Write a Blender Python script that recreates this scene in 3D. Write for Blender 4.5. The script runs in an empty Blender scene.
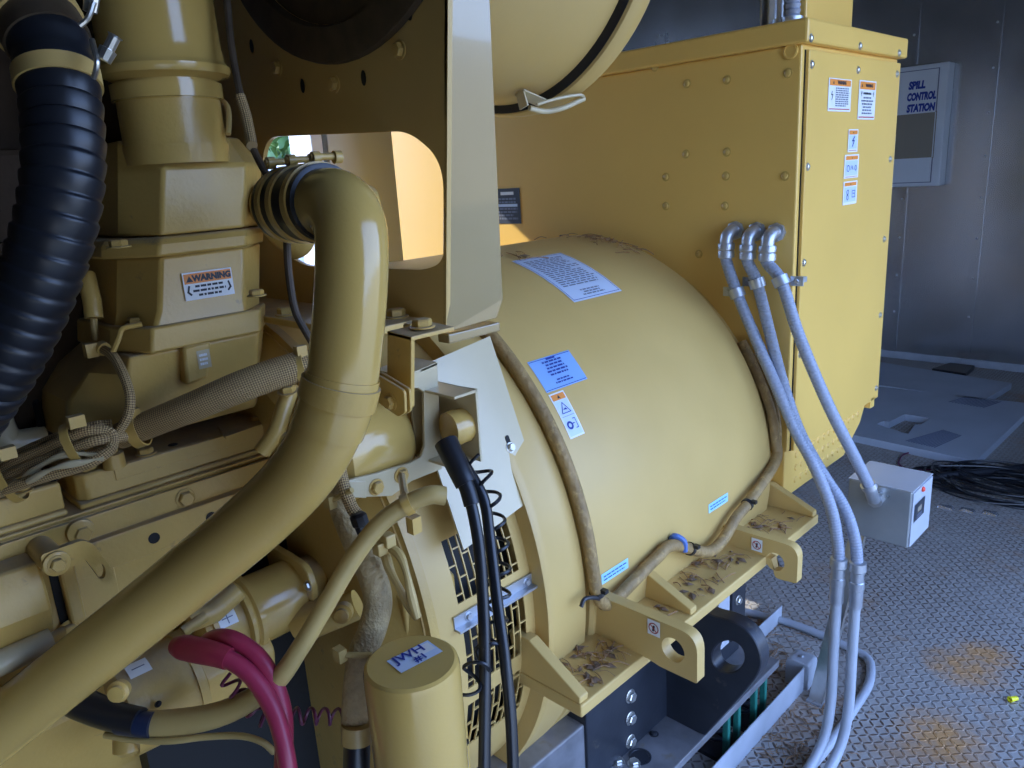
import bpy, bmesh, math, random
from mathutils import Vector, Matrix
random.seed(7)
SC = bpy.context.scene
COL = SC.collection
V = Vector
PI = math.pi
# ------------------------------------------------------------------ camera
F_PX, CX, CY = 769.0, 512.0, 384.0
EYE = V((0, 0, 1.5))
def _dir(u, v): return V((u-CX, -(v-CY), -F_PX)).normalized()
_y = _dir(1300, 125)
_x = -_dir(-291, 223); _x = (_x - _y*_x.dot(_y)).normalized()
_z = _x.cross(_y)
RM = Matrix((_x, _y, _z))            # camera axes -> world
cd = bpy.data.cameras.new('camera'); cam = bpy.data.objects.new('camera', cd); COL.objects.link(cam)
cam.matrix_world = Matrix.Translation(EYE) @ RM.to_4x4()
cd.sensor_width = 36.0; cd.lens = F_PX/1024*36.0; cd.clip_start = 0.02; cd.clip_end = 500
SC.camera = cam
def ray(u, v): return RM @ V(((u-CX)/F_PX, -(v-CY)/F_PX, -1.0))
def at(u, v, X=None, Y=None, Z=None, t=None):
    """survey helper: the point seen at a pixel, on a known plane of the room"""
    d = ray(u, v)
    if X is not None: t = (X-EYE.x)/d.x
    elif Y is not None: t = (Y-EYE.y)/d.y
    elif Z is not None: t = (Z-EYE.z)/d.z
    return EYE + d*t
GX, GZ, GR = -1.399, .739, .583      # generator axis and frame radius
YN, YC = .975, 1.75                  # drive-end groove, cabinet front
def cyl(th, y, r):
    a = math.radians(th)
    return V((GX+r*math.cos(a), y, GZ+r*math.sin(a)))
# ------------------------------------------------------------------ materials
MATS = {}
def nt(m): m.use_nodes = True; return m.node_tree
def pm(name, col, rough=.5, metal=0., bump=None, vary=0., vscale=6., spec=.5, dirt=None, coat=0., rvary=0., dust=None, coatr=.12):
    m = bpy.data.materials.new(name); t = nt(m); n = t.nodes; l = t.links
    b = n['Principled BSDF']; b.inputs['Base Color'].default_value = (*col, 1)
    b.inputs['Roughness'].default_value = rough; b.inputs['Metallic'].default_value = metal
    b.inputs['Specular IOR Level'].default_value = spec
    if coat: b.inputs['Coat Weight'].default_value = coat; b.inputs['Coat Roughness'].default_value = coatr
    tc = n.new('ShaderNodeTexCoord')
    src = None
    if vary or dirt or rvary:
        nz = n.new('ShaderNodeTexNoise'); nz.inputs['Scale'].default_value = vscale; nz.inputs['Detail'].default_value = 6
        l.new(tc.outputs['Object'], nz.inputs['Vector'])
        mr = n.new('ShaderNodeMapRange'); mr.inputs[1].default_value = .3; mr.inputs[2].default_value = .7
        mr.inputs[3].default_value = 1-vary; mr.inputs[4].default_value = 1+vary
        l.new(nz.outputs['Fac'], mr.inputs[0])
        mx = n.new('ShaderNodeMix'); mx.data_type = 'RGBA'; mx.blend_type = 'MULTIPLY'; mx.inputs[0].default_value = 1
        mx.inputs[6].default_value = (*col, 1); l.new(mr.outputs[0], mx.inputs[7]); src = mx.outputs[2]
        if dirt:
            n2 = n.new('ShaderNodeTexNoise'); n2.inputs['Scale'].default_value = dirt[2]; n2.inputs['Detail'].default_value = 9; n2.inputs['Roughness'].default_value = .7
            l.new(tc.outputs['Object'], n2.inputs['Vector'])
            r2 = n.new('ShaderNodeMapRange'); r2.inputs[1].default_value = dirt[1]; r2.inputs[2].default_value = dirt[1]+.12
            l.new(n2.outputs['Fac'], r2.inputs[0])
            m2 = n.new('ShaderNodeMix'); m2.data_type = 'RGBA'; m2.inputs[7].default_value = (*dirt[0], 1)
            l.new(r2.outputs[0], m2.inputs[0]); l.new(src, m2.inputs[6]); src = m2.outputs[2]
        l.new(src, b.inputs['Base Color'])
        if rvary:
            r3 = n.new('ShaderNodeMapRange'); r3.inputs[1].default_value = .3; r3.inputs[2].default_value = .7
            r3.inputs[3].default_value = max(.03, rough-rvary); r3.inputs[4].default_value = rough+rvary
            l.new(nz.outputs['Fac'], r3.inputs[0]); l.new(r3.outputs[0], b.inputs['Roughness'])
    if dust:
        # settled dust on surfaces that face up
        ge = n.new('ShaderNodeNewGeometry'); sx = n.new('ShaderNodeSeparateXYZ'); l.new(ge.outputs['Normal'], sx.inputs[0])
        nd = n.new('ShaderNodeTexNoise'); nd.inputs['Scale'].default_value = 25; nd.inputs['Detail'].default_value = 7; l.new(tc.outputs['Object'], nd.inputs['Vector'])
        rz = n.new('ShaderNodeMapRange'); rz.inputs[1].default_value = .55; rz.inputs[2].default_value = .95; l.new(sx.outputs[2], rz.inputs[0])
        rn = n.new('ShaderNodeMapRange'); rn.inputs[1].default_value = .3; rn.inputs[2].default_value = .6; rn.inputs[3].default_value = dust[1]*.45; rn.inputs[4].default_value = dust[1]; l.new(nd.outputs['Fac'], rn.inputs[0])
        mu_ = n.new('ShaderNodeMath'); mu_.operation = 'MULTIPLY'; l.new(rz.outputs[0], mu_.inputs[0]); l.new(rn.outputs[0], mu_.inputs[1])
        md = n.new('ShaderNodeMix'); md.data_type = 'RGBA'; md.inputs[6].default_value = (*col, 1); md.inputs[7].default_value = (*dust[0], 1)
        l.new(mu_.outputs[0], md.inputs[0])
        if src is not None: l.new(src, md.inputs[6])
        l.new(md.outputs[2], b.inputs['Base Color'])
        rd = n.new('ShaderNodeMix'); rd.data_type = 'FLOAT'; rd.inputs[2].default_value = rough; rd.inputs[3].default_value = .75; l.new(mu_.outputs[0], rd.inputs[0])
        if not rvary: l.new(rd.outputs[0], b.inputs['Roughness'])
    if bump:
        nb = n.new('ShaderNodeTexNoise'); nb.inputs['Scale'].default_value = bump[0]; nb.inputs['Detail'].default_value = 3
        l.new(tc.outputs['Object'], nb.inputs['Vector'])
        bp = n.new('ShaderNodeBump'); bp.inputs['Strength'].default_value = bump[1]; bp.inputs['Distance'].default_value = bump[2]
        l.new(nb.outputs['Fac'], bp.inputs['Height']); l.new(bp.outputs[0], b.inputs['Normal'])
    MATS[name] = m
    return m
YEL = (.58, .39, .13)
M = {}
M['paint'] = pm('yellow_paint', YEL, .38, vary=.06, vscale=5, bump=(60, .10, .002), rvary=.06, dirt=((.30, .22, .10), .68, 22))
M['cast'] = pm('yellow_painted_casting', (.56, .36, .095), .30, dust=((.33, .28, .21), .75), vary=.08, vscale=9, bump=(140, .25, .002), dirt=((.25, .18, .09), .62, 18))
M['darkcast'] = pm('shaded_brown_casting', (.05, .03, .016), .7, spec=.15, vary=.25, vscale=14, bump=(90, .3, .003))  # base colour darkened to stand in for shade on the head castings
M['gloss'] = pm('glossy_yellow_paint', (.56, .365, .10), .16, vary=.04, vscale=6, bump=(220, .10, .0015), coat=.3)
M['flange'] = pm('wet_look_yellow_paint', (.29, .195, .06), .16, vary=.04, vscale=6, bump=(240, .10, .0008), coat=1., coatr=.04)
M['sheet'] = pm('pale_sheet_paint', (.54, .45, .27), .28, coat=.35, vary=.05, vscale=8, bump=(80, .08, .002))
M['cabinet'] = pm('yellow_cabinet_paint', (.75, .47, .115), .34, vary=.04, vscale=3, bump=(35, .06, .002), dirt=((.42, .28, .08), .72, 9))
M['black_rubber'] = pm('black_rubber', (.012, .013, .017), .38, vary=.15, bump=(120, .1, .001))
M['black_steel'] = pm('black_painted_steel', (.020, .023, .030), .34, vary=.3, vscale=10, bump=(60, .15, .002), dirt=((.10, .085, .065), .62, 14))
M['dusty_steel'] = pm('dusty_dark_steel', (.20, .20, .21), .4, .3, vary=.3, vscale=14, dirt=((.22, .19, .15), .58, 18))
M['black_cable'] = pm('black_cable_jacket', (.010, .011, .014), .32)
M['red_cable'] = pm('red_cable_jacket', (.34, .028, .068), .38, vary=.15, vscale=20)
M['red_boot'] = pm('red_rubber_boot', (.30, .02, .045), .5, vary=.2, vscale=30)
M['purple_wrap'] = pm('maroon_spiral_wrap', (.13, .02, .06), .4)
M['grey_pvc'] = pm('grey_flexible_conduit', (.28, .31, .38), .38, vary=.06)
M['galv'] = pm('galvanized_steel', (.50, .52, .55), .38, .75, vary=.12, vscale=14, rvary=.1)
M['zinc'] = pm('zinc_plated_steel', (.62, .60, .55), .28, .9, vary=.1, vscale=30)
M['greypaint'] = pm('grey_painted_steel', (.36, .38, .41), .45, vary=.1, vscale=12, dirt=((.20, .15, .10), .66, 16))
M['boxsteel'] = pm('bare_grey_steel', (.36, .38, .38), .34, .55, vary=.14, vscale=7, rvary=.1)
M['boxlid'] = pm('grey_lid_paint', (.40, .42, .46), .45, vary=.05)
M['white'] = pm('white_enamel', (.62, .65, .68), .4, vary=.03)
M['label_white'] = pm('white_label', (.78, .79, .78), .4)
M['label_blue'] = pm('blue_label', (.24, .42, .72), .38)
M['label_pale'] = pm('pale_blue_label', (.56, .66, .80), .38)
M['label_cyan'] = pm('light_cyan_label', (.34, .66, .80), .4)
M['orange'] = pm('orange_print', (.80, .27, .04), .45)
M['ink'] = pm('dark_print', (.02, .025, .035), .5)
M['ink_soft'] = pm('grey_print', (.16, .18, .24), .5)
M['ink_blue'] = pm('blue_print', (.01, .035, .27), .5)
M['ink_red'] = pm('red_print', (.45, .04, .03), .5)
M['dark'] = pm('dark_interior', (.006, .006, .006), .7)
M['tan'] = pm('tan_painted_hose', (.48, .34, .12), .4, vary=.08, vscale=18)
M['glass'] = pm('brown_tinted_plastic', (.26, .23, .18), .25, bump=(30, .15, .004))
M['green'] = pm('green_painted_steel', (.02, .16, .12), .4)
M['twig'] = pm('dry_straw', (.30, .17, .08), .8, vary=.3, vscale=40)
M['leaf'] = pm('dry_leaf', (.16, .10, .06), .7, vary=.3, vscale=30)
M['yellow_plastic'] = pm('bright_yellow_plastic', (.75, .68, .02), .35)
M['sheetgrey'] = pm('grey_laminated_panel', (.36, .39, .43), .45, vary=.06, vscale=5)
M['foil'] = pm('crumpled_foil', (.7, .7, .72), .2, .9, bump=(60, .6, .01))
M['redlamp'] = pm('red_lens', (.8, .06, .03), .3)
M['blue_tie'] = pm('blue_plastic', (.08, .16, .42), .4)
M['tape'] = pm('dark_blue_tape', (.012, .02, .05), .4)
M['brown'] = pm('brown_primer', (.065, .042, .022), .6, vary=.3, vscale=25)

def braid(name, col, scale):
    m = pm(name, col, .55); t = m.node_tree; n = t.nodes; l = t.links; b = n['Principled BSDF']
    uv = n.new('ShaderNodeUVMap'); uv.uv_map = 'UVMap'
    sep = n.new('ShaderNodeSeparateXYZ'); l.new(uv.outputs[0], sep.inputs[0])
    def wave(s):
        a = n.new('ShaderNodeMath'); a.operation = 'MULTIPLY_ADD'; a.inputs[1].default_value = s
        l.new(sep.outputs[1], a.inputs[0]); l.new(sep.outputs[0], a.inputs[2])
        mm = n.new('ShaderNodeMath'); mm.operation = 'MULTIPLY'; mm.inputs[1].default_value = scale; l.new(a.outputs[0], mm.inputs[0])
        s_ = n.new('ShaderNodeMath'); s_.operation = 'SINE'; l.new(mm.outputs[0], s_.inputs[0]); return s_
    a, c = wave(1.), wave(-1.)
    mx = n.new('ShaderNodeMath'); mx.operation = 'MULTIPLY'; l.new(a.outputs[0], mx.inputs[0]); l.new(c.outputs[0], mx.inputs[1])
    mr = n.new('ShaderNodeMapRange'); mr.inputs[1].default_value = -.35; mr.inputs[2].default_value = .35; l.new(mx.outputs[0], mr.inputs[0])
    mc = n.new('ShaderNodeMix'); mc.data_type = 'RGBA'; mc.inputs[6].default_value = (col[0]*.30, col[1]*.27, col[2]*.25, 1); mc.inputs[7].default_value = (*col, 1)
    l.new(mr.outputs[0], mc.inputs[0]); l.new(mc.outputs[2], b.inputs['Base Color'])
    bp = n.new('ShaderNodeBump'); bp.inputs['Strength'].default_value = .6; bp.inputs['Distance'].default_value = .003
    l.new(mr.outputs[0], bp.inputs['Height']); l.new(bp.outputs[0], b.inputs['Normal'])
    return m
M['braid'] = braid('braided_sleeve', (.60, .41, .18), 1000.)
M['ribbed'] = pm('ribbed_woven_sleeve', (.42, .31, .15), .55, vary=.2, vscale=50, bump=(160, .7, .005))
M['loom'] = pm('taped_cable_loom', (.30, .19, .07), .6, vary=.25, vscale=35, bump=(90, .6, .006), dirt=((.50, .33, .12), .55, 40))

RUST = [at(965, 668, Z=0), at(940, 735, Z=0), at(985, 655, Z=0)]
def floor_mat():
    m = bpy.data.materials.new('diamond_tread_plate'); t = nt(m); n = t.nodes; l = t.links; b = n['Principled BSDF']
    tc = n.new('ShaderNodeTexCoord')
    def mp(rot, off):
        a = n.new('ShaderNodeMapping'); a.inputs['Rotation'].default_value = (0, 0, rot); a.inputs['Scale'].default_value = (35, 35, 1); a.inputs['Location'].default_value = (off, off, 0)
        l.new(tc.outputs['Object'], a.inputs[0])
        f = n.new('ShaderNodeVectorMath'); f.operation = 'FRACTION'; l.new(a.outputs[0], f.inputs[0])
        s = n.new('ShaderNodeVectorMath'); s.operation = 'SUBTRACT'; s.inputs[1].default_value = (.5, .5, 0); l.new(f.outputs[0], s.inputs[0])
        return s
    def ell(s, ax, ay):
        q = n.new('ShaderNodeVectorMath'); q.operation = 'MULTIPLY'; q.inputs[1].default_value = (1/ax, 1/ay, 0); l.new(s.outputs[0], q.inputs[0])
        ln = n.new('ShaderNodeVectorMath'); ln.operation = 'LENGTH'; l.new(q.outputs[0], ln.inputs[0])
        r = n.new('ShaderNodeMapRange'); r.interpolation_type = 'SMOOTHSTEP'; r.inputs[1].default_value = 1.0; r.inputs[2].default_value = .55; r.inputs[3].default_value = 0; r.inputs[4].default_value = 1
        l.new(ln.outputs['Value'], r.inputs[0]); return r
    e1 = ell(mp(PI/4, 0), .46, .14); e2 = ell(mp(PI/4, .5), .14, .46)
    h = n.new('ShaderNodeMath'); h.operation = 'MAXIMUM'; l.new(e1.outputs[0], h.inputs[0]); l.new(e2.outputs[0], h.inputs[1])
    n1 = n.new('ShaderNodeTexNoise'); n1.inputs['Scale'].default_value = 1.6; n1.inputs['Detail'].default_value = 8; n1.inputs['Roughness'].default_value = .65
    l.new(tc.outputs['Object'], n1.inputs['Vector'])
    n2 = n.new('ShaderNodeTexNoise'); n2.inputs['Scale'].default_value = 30; n2.inputs['Detail'].default_value = 6; l.new(tc.outputs['Object'], n2.inputs['Vector'])
    base = n.new('ShaderNodeMix'); base.data_type = 'RGBA'; base.inputs[6].default_value = (.27, .245, .215, 1); base.inputs[7].default_value = (.44, .41, .37, 1)
    l.new(n2.outputs['Fac'], base.inputs[0])
    # rubbed treads go brown, patches of rust
    tr = n.new('ShaderNodeMath'); tr.operation = 'MULTIPLY'; l.new(h.outputs[0], tr.inputs[0])
    rr = n.new('ShaderNodeMapRange'); rr.inputs[1].default_value = .35; rr.inputs[2].default_value = .6; l.new(n1.outputs['Fac'], rr.inputs[0]); l.new(rr.outputs[0], tr.inputs[1])
    mt = n.new('ShaderNodeMix'); mt.data_type = 'RGBA'; mt.inputs[7].default_value = (.10, .055, .032, 1); l.new(tr.outputs[0], mt.inputs[0]); l.new(base.outputs[2], mt.inputs[6])
    ru = n.new('ShaderNodeMapRange'); ru.inputs[1].default_value = .53; ru.inputs[2].default_value = .68; ru.inputs[4].default_value = .75
    n3 = n.new('ShaderNodeTexNoise'); n3.inputs['Scale'].default_value = 2.3; n3.inputs['Detail'].default_value = 10; n3.inputs['Roughness'].default_value = .72; l.new(tc.outputs['Object'], n3.inputs['Vector'])
    l.new(n3.outputs['Fac'], ru.inputs[0])
    mu = n.new('ShaderNodeMix'); mu.data_type = 'RGBA'; mu.inputs[7].default_value = (.36, .18, .06, 1); l.new(ru.outputs[0], mu.inputs[0]); l.new(mt.outputs[2], mu.inputs[6])
    # one orange rust stain on the open floor
    ge = n.new('ShaderNodeNewGeometry'); fac = None
    for (cx_, cy_, rad) in ((RUST[0].x, RUST[0].y, .16), (RUST[1].x, RUST[1].y, .16), (RUST[2].x, RUST[2].y, .12)):
        ds = n.new('ShaderNodeVectorMath'); ds.operation = 'DISTANCE'; ds.inputs[1].default_value = (cx_, cy_, 0); l.new(ge.outputs['Position'], ds.inputs[0])
        dm = n.new('ShaderNodeMapRange'); dm.inputs[1].default_value = rad; dm.inputs[2].default_value = .02; l.new(ds.outputs['Value'], dm.inputs[0])
        if fac is None: fac = dm
        else:
            mm_ = n.new('ShaderNodeMath'); mm_.operation = 'MAXIMUM'; l.new(fac.outputs[0], mm_.inputs[0]); l.new(dm.outputs[0], mm_.inputs[1]); fac = mm_
    pw = n.new('ShaderNodeMath'); pw.operation = 'MULTIPLY'; l.new(fac.outputs[0], pw.inputs[0]); l.new(n2.outputs['Fac'], pw.inputs[1])
    ps = n.new('ShaderNodeMapRange'); ps.inputs[1].default_value = .12; ps.inputs[2].default_value = .5; ps.inputs[4].default_value = .8; l.new(pw.outputs[0], ps.inputs[0])
    ms = n.new('ShaderNodeMix'); ms.data_type = 'RGBA'; ms.inputs[7].default_value = (.55, .27, .08, 1); l.new(ps.outputs[0], ms.inputs[0]); l.new(mu.outputs[2], ms.inputs[6])
    l.new(ms.outputs[2], b.inputs['Base Color'])
    b.inputs['Roughness'].default_value = .48; b.inputs['Metallic'].default_value = .1
    bp = n.new('ShaderNodeBump'); bp.inputs['Strength'].default_value = 1.; bp.inputs['Distance'].default_value = .004
    l.new(h.outputs[0], bp.inputs['Height']); l.new(bp.outputs[0], b.inputs['Normal'])
    return m
M['floor'] = floor_mat()
M['wall'] = pm('brushed_aluminium_sheet', (.55, .57, .60), .24, .95, vary=.10, vscale=2.2, rvary=.04, bump=(2, .04, .01))
M['ceiling'] = pm('dull_painted_ceiling', (.14, .145, .15), .6, .2, vary=.05)
M['jamb'] = pm('white_door_paint', (.75, .76, .77), .5)
M['beige'] = pm('beige_leaf_paint', (.66, .66, .60), .5)
M['ground'] = pm('sandy_gravel_ground', (.50, .41, .26), .9, vary=.15, vscale=3)
M['foliage'] = pm('tree_leaves', (.10, .19, .05), .7, vary=.5, vscale=2)
M['bark'] = pm('tree_bark', (.12, .08, .05), .9)
# ------------------------------------------------------------------ mesh builder
def wloc(o):
    p = V((0, 0, 0))
    while o is not None: p += o.location; o = o.parent
    return p
def catmull(P, sub=8, closed=False):
    P = [V(p) for p in P]; out = []; n = len(P)
    if n < 3 and not closed:
        return [P[0].lerp(P[-1], i/sub) for i in range(sub+1)]
    rng = range(n if closed else n-1)
    for i in rng:
        p1, p2 = P[i], P[(i+1) % n]
        p0 = P[i-1] if (i > 0 or closed) else p1*2-p2
        p3 = P[(i+2) % n] if (i+2 < n or closed) else p2*2-p1
        for k in range(sub):
            t = k/sub
            out.append(.5*((2*p1)+(p2-p0)*t+(2*p0-5*p1+4*p2-p3)*t*t+(3*p1-p0-3*p2+p3)*t*t*t))
    if not closed: out.append(P[-1].copy())
    return out
def resample(P, ds):
    out = [P[0].copy()]; acc = 0.
    for a, b in zip(P, P[1:]):
        L = (b-a).length
        if L < 1e-9: continue
        d = ds-acc
        while d <= L:
            out.append(a.lerp(b, d/L)); d += ds
        acc = L-(d-ds)
    if (out[-1]-P[-1]).length > ds*.3: out.append(P[-1].copy())
    return out
def frames(P):
    T = []
    for i in range(len(P)):
        a = P[max(i-1, 0)]; b = P[min(i+1, len(P)-1)]; T.append((b-a).normalized())
    r = V((0, 0, 1)) if abs(T[0].z) < .9 else V((1, 0, 0))
    N = []; nrm = (r-T[0]*r.dot(T[0])).normalized()
    for t in T:
        nrm = (nrm-t*nrm.dot(t)).normalized(); N.append(nrm)
    return T, N
def basis(n):
    n = V(n).normalized(); r = V((0, 0, 1)) if abs(n.z) < .9 else V((0, 1, 0))
    a = r.cross(n).normalized(); return a, n.cross(a), n
class MB:
    def __init__(s): s.bm = bmesh.new(); s.mats = []; s.mi = 0; s.uv = s.bm.loops.layers.uv.new('UVMap')
    def use(s, m):
        if m not in s.mats: s.mats.append(m)
        s.mi = s.mats.index(m); return s
    def f(s, vs):
        try: fc = s.bm.faces.new(vs)
        except ValueError: return None
        fc.material_index = s.mi; return fc
    def v(s, p): return s.bm.verts.new(p)
    def box(s, a, b):
        a, b = V(a), V(b)
        lo = V([min(a[i], b[i]) for i in range(3)]); hi = V([max(a[i], b[i]) for i in range(3)])
        return s.hexa([(lo.x, lo.y, lo.z), (hi.x, lo.y, lo.z), (hi.x, hi.y, lo.z), (lo.x, hi.y, lo.z)], [(lo.x, lo.y, hi.z), (hi.x, lo.y, hi.z), (hi.x, hi.y, hi.z), (lo.x, hi.y, hi.z)])
    def hexa(s, A, B):
        return s.loft([A, B])
    def loft(s, rings, cap=True, close=True):
        R = [[s.v(p) for p in r] for r in rings]; n = len(R[0])
        for a, b in zip(R, R[1:]):
            for i in range(n if close else n-1): s.f((a[i], a[(i+1) % n], b[(i+1) % n], b[i]))
        if cap: s.f(R[0][::-1]); s.f(R[-1])
        return s
    def prism(s, pts, vec):
        vec = V(vec); return s.loft([[V(p) for p in pts], [V(p)+vec for p in pts]])
    def plate(s, outer, holes, vec):
        """flat plate with holes, extruded"""
        vec = V(vec); bm = s.bm; E = []; loops = []
        for lp in [outer]+holes:
            vs = [s.v(p) for p in lp]; loops.append(vs)
            for i in range(len(vs)): E.append(bm.edges.new((vs[i], vs[(i+1) % len(vs)])))
        r = bmesh.ops.triangle_fill(bm, use_beauty=True, use_dissolve=False, edges=E)
        fs = [g for g in r['geom'] if isinstance(g, bmesh.types.BMFace)]
        mp = {}
        for lp in loops:
            for v in lp: mp[v] = s.v(v.co+vec)
        for fc in fs:
            fc.material_index = s.mi; s.f([mp[v] for v in reversed(fc.verts)])
        for lp in loops:
            for i in range(len(lp)):
                a, b = lp[i], lp[(i+1) % len(lp)]; s.f((a, b, mp[b], mp[a]))
        return s
    def tube(s, P, r, n=14, sub=8, smooth=True, ds=None, rf=None, cap=True, closed=False):
        P = [V(p) for p in P]
        if smooth: P = catmull(P, sub, closed)
        if ds: P = resample(P, ds)
        T, N = frames(P); rings = []; L = 0.; Ls = []
        for i, p in enumerate(P):
            if i: L += (P[i]-P[i-1]).length
            Ls.append(L)
            rr = rf(L) if rf else r; B = T[i].cross(N[i])
            rings.append([s.v(p+(N[i]*math.cos(2*PI*k/n)+B*math.sin(2*PI*k/n))*rr) for k in range(n)])
        circ = 2*PI*r
        for i in range(len(rings)-1):
            a, b = rings[i], rings[i+1]
            for k in range(n):
                fc = s.f((a[k], a[(k+1) % n], b[(k+1) % n], b[k]))
                if fc:
                    us = (k/n*circ, (k+1)/n*circ, (k+1)/n*circ, k/n*circ); vs = (Ls[i], Ls[i], Ls[i+1], Ls[i+1])
                    for lp, uu, vv in zip(fc.loops, us, vs): lp[s.uv].uv = (uu, vv)
        if closed:
            pass
        if cap: s.f(rings[0][::-1]); s.f(rings[-1])
        return s
    def lathe(s, o, ax, prof, n=40, cap=True, a0=0., a1=360.):
        """prof: (distance along the axis, radius)"""
        o = V(o); x, y, z = basis(ax); full = abs(a1-a0) >= 359.9; m = n if full else n+1
        rings = []
        for d, r in prof:
            rings.append([s.v(o+z*d+(x*math.cos(math.radians(a0+(a1-a0)*k/n))+y*math.sin(math.radians(a0+(a1-a0)*k/n)))*r) for k in range(m)])
        for a, b in zip(rings, rings[1:]):
            for k in range(n if full else n): s.f((a[k], a[(k+1) % m], b[(k+1) % m], b[k]))
        if cap and full:
            s.f(rings[0][::-1]); s.f(rings[-1])
        return s
    def cylpatch(s, y0, y1, t0, t1, r, r2=None, n=None):
        n = n or max(1, int(abs(t1-t0)/3)); 
        o = [[cyl(t0+(t1-t0)*i/n, y0, r), cyl(t0+(t1-t0)*i/n, y1, r)] for i in range(n+1)]
        r2 = r2 or r-.003
        i_ = [[cyl(t0+(t1-t0)*i/n, y0, r2), cyl(t0+(t1-t0)*i/n, y1, r2)] for i in range(n+1)]
        return s.loft([[o[k][0], o[k][1], i_[k][1], i_[k][0]] for k in range(n+1)])
    def build(s, name, mat, parent=None, smooth=35, bevel=0., seg=2, solid=0.):
        if not s.mats: s.mats = [mat]
        bm = s.bm
        bmesh.ops.remove_doubles(bm, verts=bm.verts[:], dist=1e-6)
        bmesh.ops.recalc_face_normals(bm, faces=bm.faces[:])
        if parent is not None: off = wloc(parent)
        else:
            cs = [v.co for v in bm.verts]
            off = V(((min(c.x for c in cs)+max(c.x for c in cs))/2, (min(c.y for c in cs)+max(c.y for c in cs))/2, min(c.z for c in cs)))
        for v in bm.verts: v.co -= off
        me = bpy.data.meshes.new(name); bm.to_mesh(me); bm.free()
        for m in s.mats: me.materials.append(m)
        o = bpy.data.objects.new(name, me); COL.objects.link(o)
        if parent is not None: o.parent = parent
        else: o.location = off
        if smooth:
            for p in me.polygons: p.use_smooth = True
            me.set_sharp_from_angle(angle=math.radians(smooth))
        if bevel:
            bv = o.modifiers.new('bevel', 'BEVEL'); bv.width = bevel; bv.segments = seg; bv.limit_method = 'ANGLE'; bv.angle_limit = math.radians(35); bv.harden_normals = False
        return o
def thing(name, label, cat, loc, group=None):
    o = bpy.data.objects.new(name, None); COL.objects.link(o); o.location = loc; o.empty_display_size = .05
    return tag(o, label, cat, group)
def tag(o, label, cat, group=None):
    o['label'] = label; o['category'] = cat
    if group: o['group'] = group
    return o
def struct(o): o['kind'] = 'structure'; return o
def circle(c, a, b, r, n=28, r2=None):
    c, a, b = V(c), V(a).normalized(), V(b).normalized(); r2 = r2 or r
    return [c+a*(r*math.cos(2*PI*k/n))+b*(r2*math.sin(2*PI*k/n)) for k in range(n)]
def fillet(P, r, n=5):
    """round the corners of a planar polygon; r is one radius or a list"""
    out = []; N = len(P); P = [V(p) for p in P]
    for i in range(N):
        p, a, b = P[i], P[i-1], P[(i+1) % N]; rr = r[i] if isinstance(r, (list, tuple)) else r
        if rr <= 0: out.append(p); continue
        da, db = (a-p), (b-p); rr = min(rr, da.length*.48, db.length*.48)
        s, e = p+da.normalized()*rr, p+db.normalized()*rr
        for k in range(n+1):
            t = k/n; out.append(s*(1-t)**2+p*2*t*(1-t)+e*t*t)
    return out
# shared fastener meshes
_bolt = {}
def bolt(parent, p, nrm, r=.012, mat=None, kind='hex', name='bolt'):
    mat = mat or M['cast']; key = (kind, mat.name)
    if key not in _bolt:
        b = MB()
        if kind == 'hex':
            b.lathe((0, 0, 0), (0, 0, 1), [(0, 1.3), (.14, 1.32), (.2, 1.22)], 20)
            b.lathe((0, 0, .18), (0, 0, 1), [(0, 1.02), (.55, 1.02), (.72, .86)], 6)
        elif kind == 'dome':
            b.lathe((0, 0, 0), (0, 0, 1), [(0, 1.25), (.1, 1.25), (.12, .85), (.45, .8), (.6, .55), (.62, .05)], 16)
        elif kind == 'nut':
            b.lathe((0, 0, 0), (0, 0, 1), [(0, 1.25), (.2, 1.25)], 20); b.lathe((0, 0, .2), (0, 0, 1), [(0, 1.), (.8, 1.), (.9, .85)], 6); b.lathe((0, 0, .9), (0, 0, 1), [(0, .55), (.6, .55), (.7, .45)], 12)
        o = b.build('bolt', mat, None, 30); _bolt[key] = o.data; 
        for v in o.data.vertices: pass
        off = o.location.copy(); bpy.data.objects.remove(o)
        _bolt[key].transform(Matrix.Translation(off))
    o = bpy.data.objects.new(name, _bolt[key]); COL.objects.link(o)
    x, y, z = basis(nrm); R = Matrix((x, y, z)).transposed().to_4x4()
    loc = V(p)-(wloc(parent) if parent else V((0, 0, 0)))
    o.parent = parent; o.matrix_local = Matrix.Translation(loc) @ R @ Matrix.Scale(r, 4)
    return o
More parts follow.
